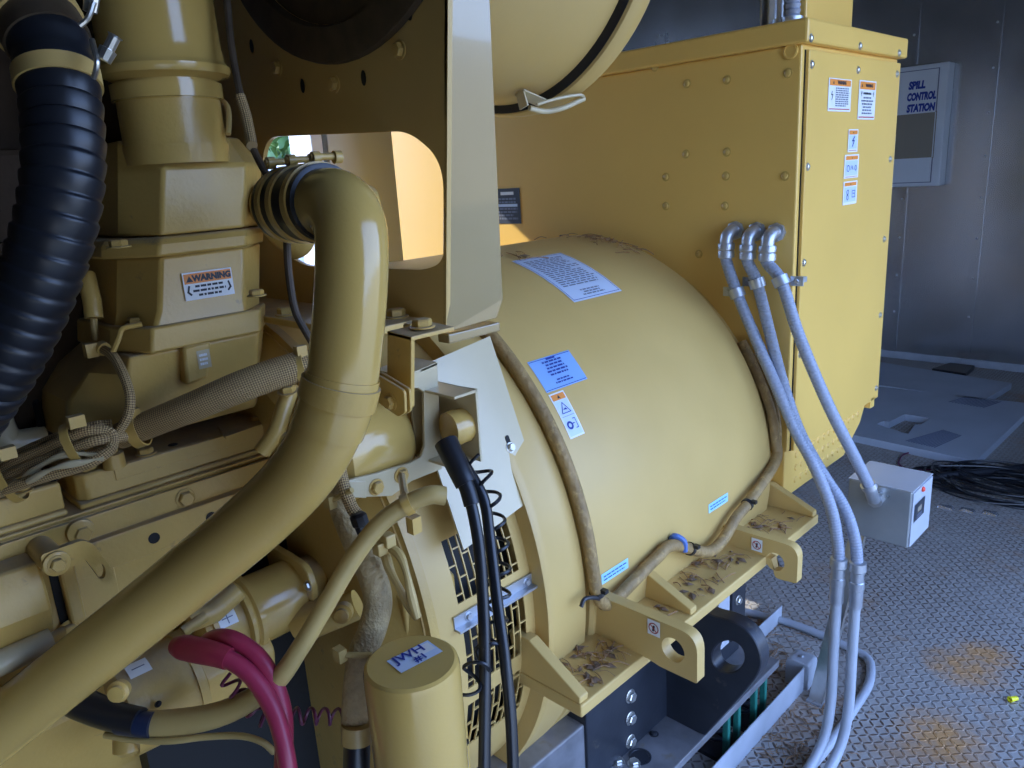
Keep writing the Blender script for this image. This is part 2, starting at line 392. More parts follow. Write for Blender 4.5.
# text -> flat polygons
_tc = {}
def text_poly(s, size, bold=0., italic=0.):
    k = (s, size, bold, italic)
    if k in _tc: return _tc[k]
    c = bpy.data.curves.new('t', 'FONT'); c.body = s; c.size = size; c.offset = bold; c.shear = italic; c.resolution_u = 3
    c.align_x = 'CENTER'; c.align_y = 'CENTER'
    o = bpy.data.objects.new('t', c); COL.objects.link(o)
    bpy.context.view_layer.update()
    me = bpy.data.meshes.new_from_object(o.evaluated_get(bpy.context.evaluated_depsgraph_get()))
    r = ([tuple(v.co[:2]) for v in me.vertices], [tuple(p.vertices) for p in me.polygons])
    bpy.data.objects.remove(o); bpy.data.curves.remove(c); bpy.data.meshes.remove(me)
    _tc[k] = r; return r
class Decal:
    """thin printed sticker: f(x, y, h) maps label coordinates to the surface"""
    def __init__(s, f, w, h, mat, n=1, r=0.): s.f = f; s.w = w; s.h = h; s.b = MB(); s.n = n; s.rect(0, 0, w, h, mat, 0); s.lay = 0
    def rect(s, cx, cy, w, h, mat, lay=1):
        s.b.use(mat); n = s.n if w > s.w*.3 else 1; m = s.n if h > s.h*.25 else 1; z = .0008+.0004*lay
        g = [[s.b.v(s.f(cx-w/2+w*i/n, cy-h/2+h*j/m, z)) for i in range(n+1)] for j in range(m+1)]
        for j in range(m):
            for i in range(n): s.b.f((g[j][i], g[j][i+1], g[j+1][i+1], g[j+1][i]))
        if lay == 0:
            e = [s.f(x, y, -.001) for x, y in ((-w/2, -h/2), (w/2, -h/2), (w/2, h/2), (-w/2, h/2))]
        return s
    def poly(s, pts, mat, lay=2):
        s.b.use(mat); s.b.f([s.b.v(s.f(x, y, .0008+.0004*lay)) for x, y in pts]); return s
    def line(s, pts, w, mat, lay=2, closed=False):
        P = [V((x, y, 0)) for x, y in pts]
        for a, b in zip(P, P[1:]+([P[0]] if closed else [])):
            if (b-a).length < 1e-6: continue
            d = (b-a).normalized(); q = V((-d.y, d.x, 0))*w/2; e = d*w*.4
            s.poly([(p.x, p.y) for p in (a-e-q, b+e-q, b+e+q, a-e+q)], mat, lay)
        return s
    def ring(s, cx, cy, r, w, mat, lay=2):
        return s.line([(cx+r*math.cos(2*PI*k/18), cy+r*math.sin(2*PI*k/18)) for k in range(18)], w, mat, lay, True)
    def text(s, t, size, cx, cy, mat, lay=2, bold=0., italic=0., sx=1.):
        vs, fs = text_poly(t, size, bold, italic); s.b.use(mat)
        vv = [s.b.v(s.f(cx+x*sx, cy+y, .0008+.0004*lay)) for x, y in vs]
        for fc in fs: s.b.f([vv[i] for i in fc])
        return s
    def lines(s, x0, x1, y1, y0, rows, mat, lay=2, fill=.55, center=False):
        rg = random.Random(rows*7+int(s.w*1e4)); dy = (y1-y0)/rows
        for k in range(rows):
            y = y1-dy*(k+.5); L = (x1-x0)*(rg.uniform(.6, 1.) if (k % 3 == 2 or center) else rg.uniform(.9, 1.))
            xs = (x0+x1)/2-L/2 if center else x0; x = xs
            while x < xs+L-.0005:
                w = min(rg.uniform(.06, .2)*(x1-x0), xs+L-x); s.rect(x+w/2, y, w, dy*fill, mat, lay); x += w+.03*(x1-x0)
        return s
    def build(s, name, parent, label=None):
        bm = s.b.bm
        me_off = wloc(parent)
        for v in bm.verts: v.co -= me_off
        me = bpy.data.meshes.new(name); bm.to_mesh(me); bm.free()
        for m in s.b.mats: me.materials.append(m)
        o = bpy.data.objects.new(name, me); COL.objects.link(o); o.parent = parent
        if label: o['label'] = label
        return o
def flat(o, ex, ey):
    """label frame on a flat face"""
    o, ex, ey = V(o), V(ex).normalized(), V(ey).normalized(); n = ex.cross(ey)
    return lambda x, y, h: o+ex*x+ey*y+n*h
def oncyl(th, y, r):
    """label frame on the generator frame: x along the axis, y up around the curve"""
    return lambda a, b, h: cyl(th+math.degrees(b/r), y+a, r+h)
UX, UY, UZ = V((1, 0, 0)), V((0, 1, 0)), V((0, 0, 1))
def tri(d, cx, cy, s, mat, lay=2): d.poly([(cx-s, cy-s*.8), (cx+s, cy-s*.8), (cx, cy+s*.9)], mat, lay)
# ================================================================== SETTING
struct(MB().box((-2.75, -2.1, -.03), (.62, 6.05, 0)).build('floor', M['floor'], None, 0))
def wall(name, a, b, m=None): return struct(MB().box(a, b).build(name, m or M['wall'], None, 0))
wall('wall_back', (-2.75, 5.97, 0), (.62, 6.03, 2.8))
DY0, DY1, DZ = 1.15, 1.70, 2.2
wl = MB(); wl.box((-2.76, -2.1, 0), (-2.7, DY0, 2.8)); wl.box((-2.76, DY1, 0), (-2.7, 6.03, 2.8)); wl.box((-2.76, DY0, DZ), (-2.7, DY1, 2.8))
struct(wl.build('wall_left', M['wall'], None, 0))
df = MB()
df.box((-2.82, DY1-.045, 0), (-2.66, DY1+.0, DZ)); df.box((-2.82, DY0, 0), (-2.66, DY0+.045, DZ)); df.box((-2.82, DY0, DZ-.045), (-2.66, DY1, DZ))
struct(df.build('door_1', M['jamb'], None, 0, bevel=.004))
RY0, RY1 = .62, 3.2
wr = MB(); wr.box((.62, -2.1, 0), (.68, -.75, 2.8)); wr.box((.62, -.75, 1.08), (.68, RY0, 2.8)); wr.box((.62, RY1, 0), (.68, 6.03, 2.8)); wr.box((.62, RY0, 2.45), (.68, RY1, 2.8))  # unseen side; near panel and low opening shaped to light the lower engine
struct(wr.build('wall_right', M['ceiling'], None, 0))
wall('wall_front', (-2.75, -2.16, 0), (.62, -2.1, 2.8), M['ceiling'])
struct(MB().box((-2.76, -2.16, 2.8), (.68, 6.03, 2.86)).build('ceiling', M['ceiling'], None, 0))
struct(MB().box((-2.7, DY1+.03, 0), (-2.665, 2.35, 2.15)).build('added_beige_leaf', M['beige'], None, 0, bevel=.004))  # beige leaf added over the dull wall so this strip looks brightly lit
# wall panel seams with their rivets
for i, (u, v) in enumerate(((899, 250), (982, 185))):
    p = at(u, v, Y=5.97)
    s = struct(MB().box((p.x-.03, 5.964, .02), (p.x+.03, 5.972, 2.78)).build('trim_%d' % (i+1), M['wall'], None, 0))
    for k in range(10): bolt(s, (p.x, 5.963, .35+.27*k), (0, -1, 0), .006, M['galv'], 'dome', 'rivet')
bs = struct(MB().box((-2.7, 5.955, 0), (.62, 5.972, .05)).build('baseboard_back', M['greypaint'], None, 0))
# ---------------------------------------------------------------- outdoors
struct(MB().box((-60, -40, -.40), (60, 40, -.35)).build('ground', M['ground'], None, 0))
def tree(x, y, h, w, label, seed):
    rg = random.Random(seed); t = thing('tree', label, 'tree', (x, y, -.35), 'trees across the yard')
    MB().tube([(x, y, -.35), (x+.1, y, h*.3), (x, y+.1, h*.6)], .16, 8, rf=lambda s: max(.05, .2-.04*s)).build('trunk', M['bark'], t)
    b = MB()
    for k in range(900):
        a = rg.uniform(0, 2*PI); e = rg.uniform(-1, 1); rr = rg.random()**.4
        c = V((x+w*rr*math.cos(a)*math.sqrt(1-e*e), y+w*rr*math.sin(a)*math.sqrt(1-e*e), h*.58+h*.42*rr*e))
        d1 = V((rg.gauss(0, 1), rg.gauss(0, 1), rg.gauss(0, 1))).normalized(); d2 = d1.cross(V((rg.gauss(0, 1), rg.gauss(0, 1), .3))).normalized()
        s = rg.uniform(.12, .28)
        b.f([b.v(c+d1*s), b.v(c+d2*s*.6), b.v(c-d1*s), b.v(c-d2*s*.6)])
    b.build('foliage', M['foliage'], t, 0)
FTOP = at(290, 163, X=-12).z
tree(-15.5, 7.2, 4.6, 1.5, 'tall leafy tree far outside, left in the doorway view', 1)
tree(-17, 11.0, 4.0, 1.4, 'leafy tree far outside, nearest the white door jamb', 2)
tree(-24, 13.2, 5.6, 2.2, 'large bluish tree behind the two nearer trees outside', 3)
fence = thing('fence', 'white board fence outside, seen through the bracket window', 'fence', (-12, 7, -.35))
b = MB()
for k in range(28): b.box((-12, 2.5+k*.32, -.30), (-11.97, 2.79+k*.32, FTOP))
b.build('boards', M['jamb'], fence, 0)
b = MB(); b.box((-12.06, 2.4, .2), (-12, 11.5, .3)); b.box((-12.06, 2.4, 1.0), (-12, 11.5, 1.1)); b.build('rail', M['jamb'], fence, 0)
pq = at(304, 250, X=-9); px_, py_ = pq.x, pq.y
pump = thing('yard_pump', 'yellow and grey pump standing in the yard beyond the doorway', 'pump', (px_, py_, -.35))
MB().box((px_-.4, py_-.5, -.35), (px_+.4, py_+.5, -.05)).build('skid', M['greypaint'], pump, 0, bevel=.02)
MB().lathe((px_, py_-.35, .25), UY, [(0, .08), (.04, .28), (.6, .28), (.66, .14)], 24).build('pump_body', M['paint'], pump)
MB().lathe((px_, py_, .45), UZ, [(0, .13), (.35, .13), (.35, .22), (.42, .22)], 20).build('outlet', M['greypaint'], pump)
# ================================================================== GENERATOR
gen = thing('generator', 'big round yellow generator barrel bolted to the black skid rail', 'generator', (GX, 1.35, GZ-GR))
AX = V((GX, 0, GZ))
MB().lathe(AX, UY, [(.985, GR-.06), (.986, GR-.006), (.992, GR), (1.695, GR), (1.705, GR-.006), (1.706, GR-.025), (1.765, GR-.025), (1.766, .3)], 120).build('stator_frame', M['paint'], gen)
MB().lathe(AX, UY, [(.860, GR-.06), (.860, GR+.004), (.868, GR+.007), (.880, GR+.004), (.965, GR+.002), (.971, GR-.004), (.972, GR-.05)], 120).build('end_ring', M['paint'], gen)
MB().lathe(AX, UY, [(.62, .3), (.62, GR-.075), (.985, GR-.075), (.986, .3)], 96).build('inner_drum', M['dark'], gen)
# louvred drive end cover
LR = .555
b = MB()
def grille(y0, y1, t0, t1, ncol, rows):
    w = (y1-y0)/ncol; bar = w*.14
    for c in range(ncol+1):
        y = y0+c*w; b.cylpatch(y-bar/2, y+bar/2, t0, t1, LR)
    for c in range(ncol):
        y = y0+c*w
        th = t0+(1.4, 4.0, 2.6, 5.0)[c % 4]
        while th < t1-.8:
            b.cylpatch(y, y+w, th-.13, th+.13, LR); th += 4.9
Y0, Y1 = .622, .866
gy0, gy1 = .695, .838
ths = [(-5.5, 6.6), (10.6, 21.5), (-20, -9)]
b.cylpatch(Y0, gy0, -60, 80, LR); b.cylpatch(gy1, Y1, -60, 80, LR)
for t0, t1 in ((21.5, 80), (6.6, 10.6), (-9, -5.5), (-60, -20)): b.cylpatch(gy0, gy1, t0, t1, LR)
for t0, t1 in ths: grille(gy0, gy1, t0, t1, 9, 2)
lc = b.build('louver_cover', M['paint'], gen, 30)
# ledge bar across the louvres
p0, p1 = at(453, 622, X=GX+LR*.99), at(537, 577, X=GX+LR*.99)
b = MB(); z = (p0.z+p1.z)/2; xx = GX+math.sqrt(LR**2-(z-GZ)**2)
b.box((xx-.01, p0.y, z-.012), (xx+.016, p1.y, z-.008)); b.box((xx-.0, p0.y, z-.012), (xx+.003, p1.y, z+.012))
lb = b.build('clamp_bar', M['galv'], gen, 0); lb['label'] = 'plain grey metal clamp bar'
for y in (p0.y+.03, p1.y-.03): bolt(lb, (xx+.003, y, z+.001), UX, .006, M['galv'])
# pale cover sheet above the louvres
Pbr, Ptr = at(541, 492, Y=.915), at(490, 336, Y=.915)
Pbl, Ptl = at(464, 550, Y=.70), at(452, 345, Y=.70)
Ptl = Pbl+(Ptr-Pbr)
n = (Ptr-Pbr).cross(Pbl-Pbr).normalized()
if n.x < 0: n = -n
cp = MB().prism([Pbl, Pbr, Ptr, Ptl], n*-.003).build('cover_sheet', M['sheet'], gen, 0); cp['label'] = 'flat pale beige cover sheet'
q = Pbr+(Ptr-Pbr)*.34+(Pbl-Pbr)*.19
bolt(cp, q, n, .0075, M['zinc'])
d = (Ptr-Pbr).normalized(); e = (Pbl-Pbr).normalized()
MB().prism(fillet([q+d*.022-e*.005+n*.0004, q+d*.022+e*.005+n*.0004, q+e*.005+n*.0004, q-e*.005+n*.0004], .005), n*.0008).build('slot', M['dark'], cp, 0)
# seam ridge at the right of the frame, mounting feet
FX, FZ, FT = -.712, .645, .024
b = MB(); b.box((-1.02, .822, FZ-FT), (FX, 1.745, FZ)); b.build('foot_plate', M['paint'], gen, 0, bevel=.003)
def gus(y, hz, name='gusset'):
    xi = GX+math.sqrt(max(.01, (GR-.01)**2-(FZ+hz-GZ)**2)); xb = GX+math.sqrt((GR-.01)**2-(FZ-GZ)**2)
    MB().prism([(xb-.03, y, FZ), (FX-.004, y, FZ), (FX-.004, y, FZ+.012), (xi, y, FZ+hz), (xi-.05, y, FZ+hz)], (0, .022, 0)).build(name, M['paint'], gen, 0, bevel=.002)
gus(.824, .075); gus(1.165, .06); gus(1.72, .06)
def lug(y, px, hole, name='lifting_lug'):
    P = [at(u, v, Y=y) for u, v in px]
    c = at(*hole[0], Y=y)
    return MB().plate(P, [circle(c, UX, UZ, hole[1])], (0, .026, 0)).build(name, M['paint'], gen, 30, bevel=.002), P, c
yl = 1.0
ztop = at(640, 613, Y=yl).z
P = fillet([V((-.90, yl, ztop)), V((-.602, yl, ztop)), V((-.602, yl, ztop-.092)), V((-.68, yl, ztop-.092)), V((-.70, yl, FZ-.002)), V((-.90, yl, FZ-.002))], [0, .035, .004, .02, 0, 0], 6)
c1 = at(673, 650, Y=yl)
l1 = MB().plate(P, [circle(c1, UX, UZ, .023)], (0, .024, 0)).build('lifting_lug', M['paint'], gen, 30, bevel=.002)
yl2 = 1.47; ztop2 = at(765, 538, Y=yl2).z
P = fillet([V((-.90, yl2, ztop2)), V((-.640, yl2, ztop2)), V((-.640, yl2, ztop2-.086)), V((-.69, yl2, ztop2-.09)), V((-.70, yl2, FZ-.002)), V((-.90, yl2, FZ-.002))], [0, .03, .004, .01, 0, 0], 6)
c2 = at(775, 562, Y=yl2)
l2 = MB().plate(P, [circle(c2, UX, UZ, .0215)], (0, .024, 0)).build('lifting_lug', M['paint'], gen, 30, bevel=.002)
for lg, y, uv in ((l1, yl, (654, 628)), (l2, yl2, (757, 545))):
    c = at(*uv, Y=y-.0015); d = Decal(flat(c, UX, UZ), .026, .03, M['label_white'])
    d.ring(0, 0, .0095, .0018, M['ink_red']); d.line([(-.0065, .0065), (.0065, -.0065)], .0018, M['ink_red'], 3)
    d.poly([(-.003, -.006), (.001, -.006), (.003, .005), (-.001, .006)], M['ink'], 2); d.build('no_step_sticker', lg, 'small white sticker with a red crossed circle')
# stickers on the barrel
f = oncyl((75.6+56.2)/2, 1.357, GR); W, H = .173, math.radians(20)*GR
d = Decal(f, W, H, M['label_pale'], 14)
for y in (-1, 1): d.rect(0, y*(H/2-.006), W-.008, .0016, M['ink_blue'])
for x in (-1, 1):
    for k in range(8): d.rect(x*(W/2-.005), -H/2+.006+(H-.012)*(k+.5)/8, .0016, (H-.012)/8+.001, M['ink_blue'])
d.lines(-.068, .068, H/2-.018, -H/2+.05, 17, M['ink_soft'], 2, .5); d.lines(-.045, .045, -H/2+.036, -H/2+.012, 3, M['ink_soft'], 2, .5, True)
d.build('notice_label', gen, 'large pale blue printed notice')
W, H = .121, math.radians(7.0)*GR
d = Decal(oncyl((45.1+38.0)/2, 1.0845, GR), W, H, M['label_blue'], 8)
for y in (-1, 1): d.rect(0, y*(H/2-.003), W-.004, .0012, M['ink_blue'])
d.lines(-.035, .035, .028, -.008, 5, M['ink_blue'], 2, .5, True); d.lines(-.028, .028, -.014, -.026, 2, M['ink_blue'], 2, .5, True); d.rect(0, .03, .026, .0035, M['ink_blue'], 2)
d.build('instruction_label', gen, 'square mid blue instruction label')
W, H = .042, math.radians(9.1)*GR
d = Decal(oncyl(33.05, 1.0455, GR), W, H, M['label_white'], 8)
d.rect(0, -.006, W-.006, H-.019, M['label_pale'], 1); d.rect(0, H/2-.0095, W-.006, .013, M['orange'], 1); tri(d, 0, H/2-.0095, .004, M['ink'])
d.line([(-.012, .003), (.012, .003), (0, .024)], .0016, M['ink_blue'], 3, True); d.poly([(-.006, .010), (.006, .008), (.002, .013)], M['ink_blue'], 3)
d.rect(0, -.0035, W-.008, .0008, M['ink_soft'], 3); d.ring(-.007, -.022, .006, .004, M['ink_blue'], 3); d.line([(-.001, -.02), (.006, -.02)], .002, M['ink_blue'], 3)
d.line([(.006, -.011), (.012, -.011), (.012, -.03), (.006, -.03)], .0015, M['ink_blue'], 3)
d.build('warning_label', gen, 'tall white label with orange band and warning triangle')
for y, th in ((1.057, 1.55), (1.442, 1.8)):
    d = Decal(oncyl(th, y, GR), .084, .021, M['label_cyan'], 6); d.lines(-.036, .036, .007, -.007, 2, M['ink_blue'], 2, .35); d.build('small_label', gen, 'small light blue strip label')
# cable clip on the frame edge
c = at(672, 545, X=-.81); b = MB(); b.tube([c+V((-.01, 0, .0)), c+V((.005, 0, .022)), c+V((.022, .01, .012)), c+V((.024, .012, -.012))], .006, 8); b.build('cable_clip', M['blue_tie'], gen)
# straw and dead leaves that settled on the generator
def litter(name, label, spots, L, parent=None, leaf=0, cat='debris'):
    rg = random.Random(len(spots)*13+leaf); b = MB()
    for p, nrm in spots:
        x, y, z = basis(nrm); a = rg.uniform(0, 2*PI); d = x*math.cos(a)+y*math.sin(a); l = rg.uniform(.3, 1)*L
        m = p+z*.002; k = y*math.cos(a)-x*math.sin(a)
        if rg.random() < leaf:
            b.use(M['leaf']); s = l*.35
            b.loft([[m-d*s, m-d*s*.9+z*.0005, m-d*s*.9], [m-k*s*.5+z*.001, m+z*.004, m+k*s*.5+z*.001], [m+d*s, m+d*s*.9+z*.0005, m+d*s*.9]])
        else:
            b.use(M['twig']); b.tube([m-d*l/2, m+k*l*.06+z*rg.uniform(.001, .006), m+d*l/2], rg.uniform(.0006, .0014), 4, 3)
    o = b.build(name, M['twig'], parent, 0); o['kind'] = 'stuff'
    if parent is None: tag(o, label, cat)
    return o
rg = random.Random(3); sp = []
for (x0, x1, y0, y1, n_) in ((-.82, -.73, .86, .98, 60), (-.80, -.73, 1.04, 1.15, 20), (-.82, -.73, 1.2, 1.44, 60), (-.82, -.73, 1.51, 1.70, 50)):
    for k in range(n_): sp.append((V((rg.uniform(x0, x1), y0+(y1-y0)*min(1, abs(rg.gauss(.5, .3))), FZ)), UZ))
litter('straw_litter', 'dry straw and dead leaves lying on the yellow feet', sp, .05, None, .25)
sp = []
for k in range(60):
    th = rg.gauss(80, 9); y = 1.73-abs(rg.gauss(0, .05)); sp.append((cyl(th, y, GR if y < 1.7 else GR-.025), cyl(th, y, 1)-cyl(th, y, 0)))
for k in range(8): th = rg.gauss(79, 3); y = rg.gauss(1.32, .03); sp.append((cyl(th, y, GR), cyl(th, y, 1)-cyl(th, y, 0)))
litter('grass_litter', 'dry grass caught on top of the generator barrel', sp, .07, None, .05)
# ================================================================== CABINET
CXR, CBZ = -.796, .786
zl = at(804, 43, Y=YC).z; zt = at(804, 17, Y=YC-.012).z; CYB = at(900, 62, X=CXR).y
CXL = -2.29
cab = thing('control_cabinet', 'tall yellow cabinet behind the generator barrel, with warning stickers on its side', 'cabinet', ((CXR+CXL)/2, (YC+CYB)/2, CBZ))
MB().box((CXL, YC, CBZ), (CXR-.006, CYB, zl)).build('body', M['cabinet'], cab, 0, bevel=.004)
MB().box((CXL-.012, YC-.012, zl), (CXR+.012, CYB+.02, zt)).build('lid', M['cabinet'], cab, 0, bevel=.006)
b = MB(); b.box((CXR-.008, YC+.018, CBZ-.0), (CXR+.004, CYB-.004, zl-.012)); b.box((CXR-.02, CYB-.06, CBZ-.022), (CXR+.004, CYB-.03, CBZ+.01))
side = b.build('side_panel', M['cabinet'], cab, 0, bevel=.002)
MB().box((CXR-.01, YC+.0155, CBZ), (CXR-.0035, YC+.0185, zl-.012)).build('panel_gap', M['dark'], cab, 0)
for u, v in ((809, 64), (858, 70), (897, 74), (805, 167), (799, 264), (796, 356), (890, 159), (884, 239), (880, 315), (876, 388)):
    p = at(u, v, X=CXR+.004); p.y = min(max(p.y, YC+.032), CYB-.012); bolt(side, p, UX, .0075, M['zinc'], 'dome')
for u, v in ((811, 38), (860, 46), (899, 53)):
    p = at(u, v, X=CXR+.012); bolt(cab, p, UX, .0075, M['zinc'], 'dome')
for u, v in ((788, 73), (727, 79.7), (687, 83.6), (655, 67), (686, 154), (727, 152), (666, 177), (726, 176), (785, 176), (666, 206), (725, 206), (699, 254), (774, 450)):
    bolt(cab, at(u, v, Y=YC), (0, -1, 0), .0088, M['gloss'], 'dome')
p = at(791, 51, Y=YC); MB().lathe(p, (0, -1, 0), [(0, .017), (.004, .017), (.005, .013), (.003, .0125), (.003, .003)], 24).build('hole_plug', M['cabinet'], cab)
# lower vent section
b = MB(); P = [at(788, 453, X=CXR-.012), at(868, 403, X=CXR-.012), at(862, 425, X=CXR-.012), at(840, 461, X=CXR-.012), at(800, 476, X=CXR-.012)]
P = [V((CXR-.012, YC+.002, CBZ+.004)), V((CXR-.012, CYB-.05, CBZ+.004)), V((CXR-.012, CYB-.09, CBZ-.06)), V((CXR-.012, CYB-.20, CBZ-.13)), V((CXR-.012, YC+.002, CBZ-.13))]
b.prism(P, (-1.2, 0, 0)); vt = b.build('vent_skirt', M['cabinet'], cab, 0, bevel=.003)
b = MB()
for r in range(3):
    for k in range(13):
        y = YC+.07+k*.034; z = CBZ-.028-r*.035
        if y > CYB-.1-r*.05: continue
        b.lathe((CXR-.0125, y, z), UX, [(0, .011), (.004, .008), (.004, .005)], 8)
b.build('vent_louver', M['cabinet'], vt)
# stickers on the side panel
def side_label(px, name, lab, draw):
    P = [at(u, v, X=CXR+.0045) for u, v in px]
    c = sum(P, V((0, 0, 0)))/4; w = ((P[1]-P[0]).length+(P[2]-P[3]).length)/2; h = ((P[3]-P[0]).length+(P[2]-P[1]).length)/2
    d = Decal(flat(c, UY, UZ), w, h, M['label_white']); draw(d, w, h); d.build(name, side, lab)
def dl1(d, w, h):
    d.rect(0, h*.375, w*.92, h*.19, M['orange']); d.text('WARNING', h*.14, w*.06, h*.375, M['ink'], 2, .0006); tri(d, -w*.30, h*.375, h*.06, M['ink'])
    d.lines(-w*.2, w*.42, h*.24, -h*.36, 9, M['ink_soft']); d.line([(-w*.34, h*.1), (-w*.38, 0), (-w*.31, .0), (-w*.36, -h*.15)], .0022, M['ink']); d.rect(0, -h*.43, w*.9, h*.03, M['ink_red'])
def dl2(d, w, h):
    d.rect(0, h*.37, w*.9, h*.19, M['orange']); d.text('WARNING', h*.105, w*.08, h*.37, M['ink'], 2, .0006); tri(d, -w*.34, h*.37, h*.05, M['ink'])
    d.lines(-w*.25, w*.25, h*.22, h*.12, 1, M['ink']); d.lines(-w*.36, w*.36, h*.1, -h*.38, 6, M['ink_soft'], 2, .5, True); d.rect(0, -h*.44, w*.9, h*.03, M['ink_red'])
    for s in (-1, 1): d.line([(s*w*.36, h*.22), (s*w*.32, h*.17), (s*w*.38, h*.17), (s*w*.34, h*.1)], .0018, M['ink'])
def dl3(d, w, h):
    d.rect(0, h*.36, w*.84, h*.18, M['orange']); tri(d, 0, h*.36, h*.05, M['ink']); d.rect(0, -h*.05, w*.8, h*.6, M['label_pale'])
    d.line([(w*.12, h*.18), (-w*.1, 0), (w*.1, -.0), (-w*.08, -h*.25)], .0028, M['ink_blue'], 3); d.rect(0, -h*.43, w*.8, h*.025, M['ink_red'])
def dl4(d, w, h):
    d.rect(0, h*.36, w*.84, h*.16, M['orange']); tri(d, 0, h*.36, h*.045, M['ink']); d.rect(0, -h*.07, w*.84, h*.62, M['label_pale'])
    d.ring(-w*.25, -h*.08, h*.13, .0018, M['ink_blue'], 3); d.line([(-w*.08, -h*.15), (0, h*.03), (w*.08, -h*.15), (w*.05, -h*.05)], .0018, M['ink_blue'], 3); d.ring(w*.27, -h*.08, h*.1, .0018, M['ink_blue'], 3); d.rect(0, -h*.44, w*.84, h*.02, M['ink_red'])
def dl5(d, w, h):
    d.rect(0, h*.37, w*.84, h*.15, M['orange']); tri(d, 0, h*.37, h*.045, M['ink']); d.rect(0, -h*.07, w*.84, h*.64, M['label_pale'])
    d.ring(-w*.2, h*.03, h*.1, .0018, M['ink_blue'], 3); d.ring(-w*.2, -h*.19, h*.1, .0018, M['ink_blue'], 3)
    d.line([(w*.12, h*.08), (w*.32, h*.08), (w*.32, -h*.2), (w*.12, -h*.2)], .0018, M['ink_blue'], 3, True); d.line([(w*.16, -h*.04), (w*.28, -h*.04)], .0018, M['ink_blue'], 3)
side_label(((829, 78), (851.4, 79.5), (850, 112), (827, 111)), 'warning_sticker', 'wide white and orange warning sticker', dl1)
side_label(((859.4, 80), (876, 81.5), (874, 120), (857, 119)), 'warning_sticker', 'tall white and orange warning sticker near the rear edge', dl2)
side_label(((848.7, 129), (858, 129.5), (857, 152), (847, 152)), 'warning_sticker', 'small narrow sticker with a lightning bolt', dl3)
side_label(((844.6, 155), (858.6, 154), (857.7, 178), (843.4, 178)), 'warning_sticker', 'small square sticker, second from the bottom', dl4)
side_label(((843.6, 181.5), (857.3, 180.5), (855.7, 204), (842, 204.7)), 'warning_sticker', 'small square sticker, lowest on the panel', dl5)
P = [at(u, v, Y=YC-.001) for u, v in ((494, 189.5), (520, 188), (521.5, 222.5), (495, 224))]
c = sum(P, V((0, 0, 0)))/4; w, h = (P[1]-P[0]).length, (P[3]-P[0]).length
d = Decal(flat(c, UX, UZ), w, h, M['ink']); d.rect(w*.02, h*.36, w*.5, h*.09, M['label_white']); d.lines(-w*.4, w*.4, h*.25, -h*.4, 7, M['ink_soft'], 2, .6); d.rect(.0, h*.02, w*.8, h*.08, M['label_pale'], 3); d.build('rating_plate', cab, 'dark rating plate with pale lettering')
# duct and pipes standing on the cabinet
y0 = at(806, 12, X=-.84).y; y1 = at(853, 12, X=-.84).y
duct = thing('cable_duct', 'yellow upright box duct standing on the cabinet lid', 'duct', (-.95, (y0+y1)/2, zt))
MB().box((-.935, y0, zt), (-.84, y1, 2.8)).build('duct_body', M['cabinet'], duct, 0, bevel=.004)
MB().box((-.948, y0-.012, zt), (-.828, y1+.012, zt+.012)).build('flange', M['cabinet'], duct, 0, bevel=.002)
for u, r, mt, nm, lb in ((781, .014, 'galv', 'riser_pipe', 'bare metal riser pipe on the cabinet lid, nearer the grey channel'), (792.5, .0175, 'grey_pvc', 'flexible_riser', 'ribbed grey riser conduit on the cabinet lid beside the yellow duct')):
    p = at(u, 12, Y=1.80); o = thing(nm, lb, 'pipe', (p.x, 1.80, zt))
    MB().tube([(p.x, 1.80, zt), (p.x, 1.80, 2.8)], r, 14, smooth=False, ds=.004, rf=(lambda s: .0165+.0014*math.sin(s*2*PI/.012)) if u > 790 else (lambda s: .014)).build('pipe_run', M[mt], o)
    MB().lathe((p.x, 1.80, zt), UZ, [(0, r+.006), (.014, r+.006), (.016, r)], 18).build('locknut', M['galv'], o)
p = at(770.5, 12, Y=1.83); o = MB(); o.box((p.x-.010, 1.83, zt), (p.x+.012, 1.835, 2.8)); o.box((p.x-.010, 1.80, zt), (p.x-.006, 1.835, 2.8)); o.box((p.x+.008, 1.80, zt), (p.x+.012, 1.835, 2.8))
tag(o.build('strut_channel', M['galv'], None, 0), 'upright grey strut channel on the cabinet lid left of the riser pipes', 'channel')
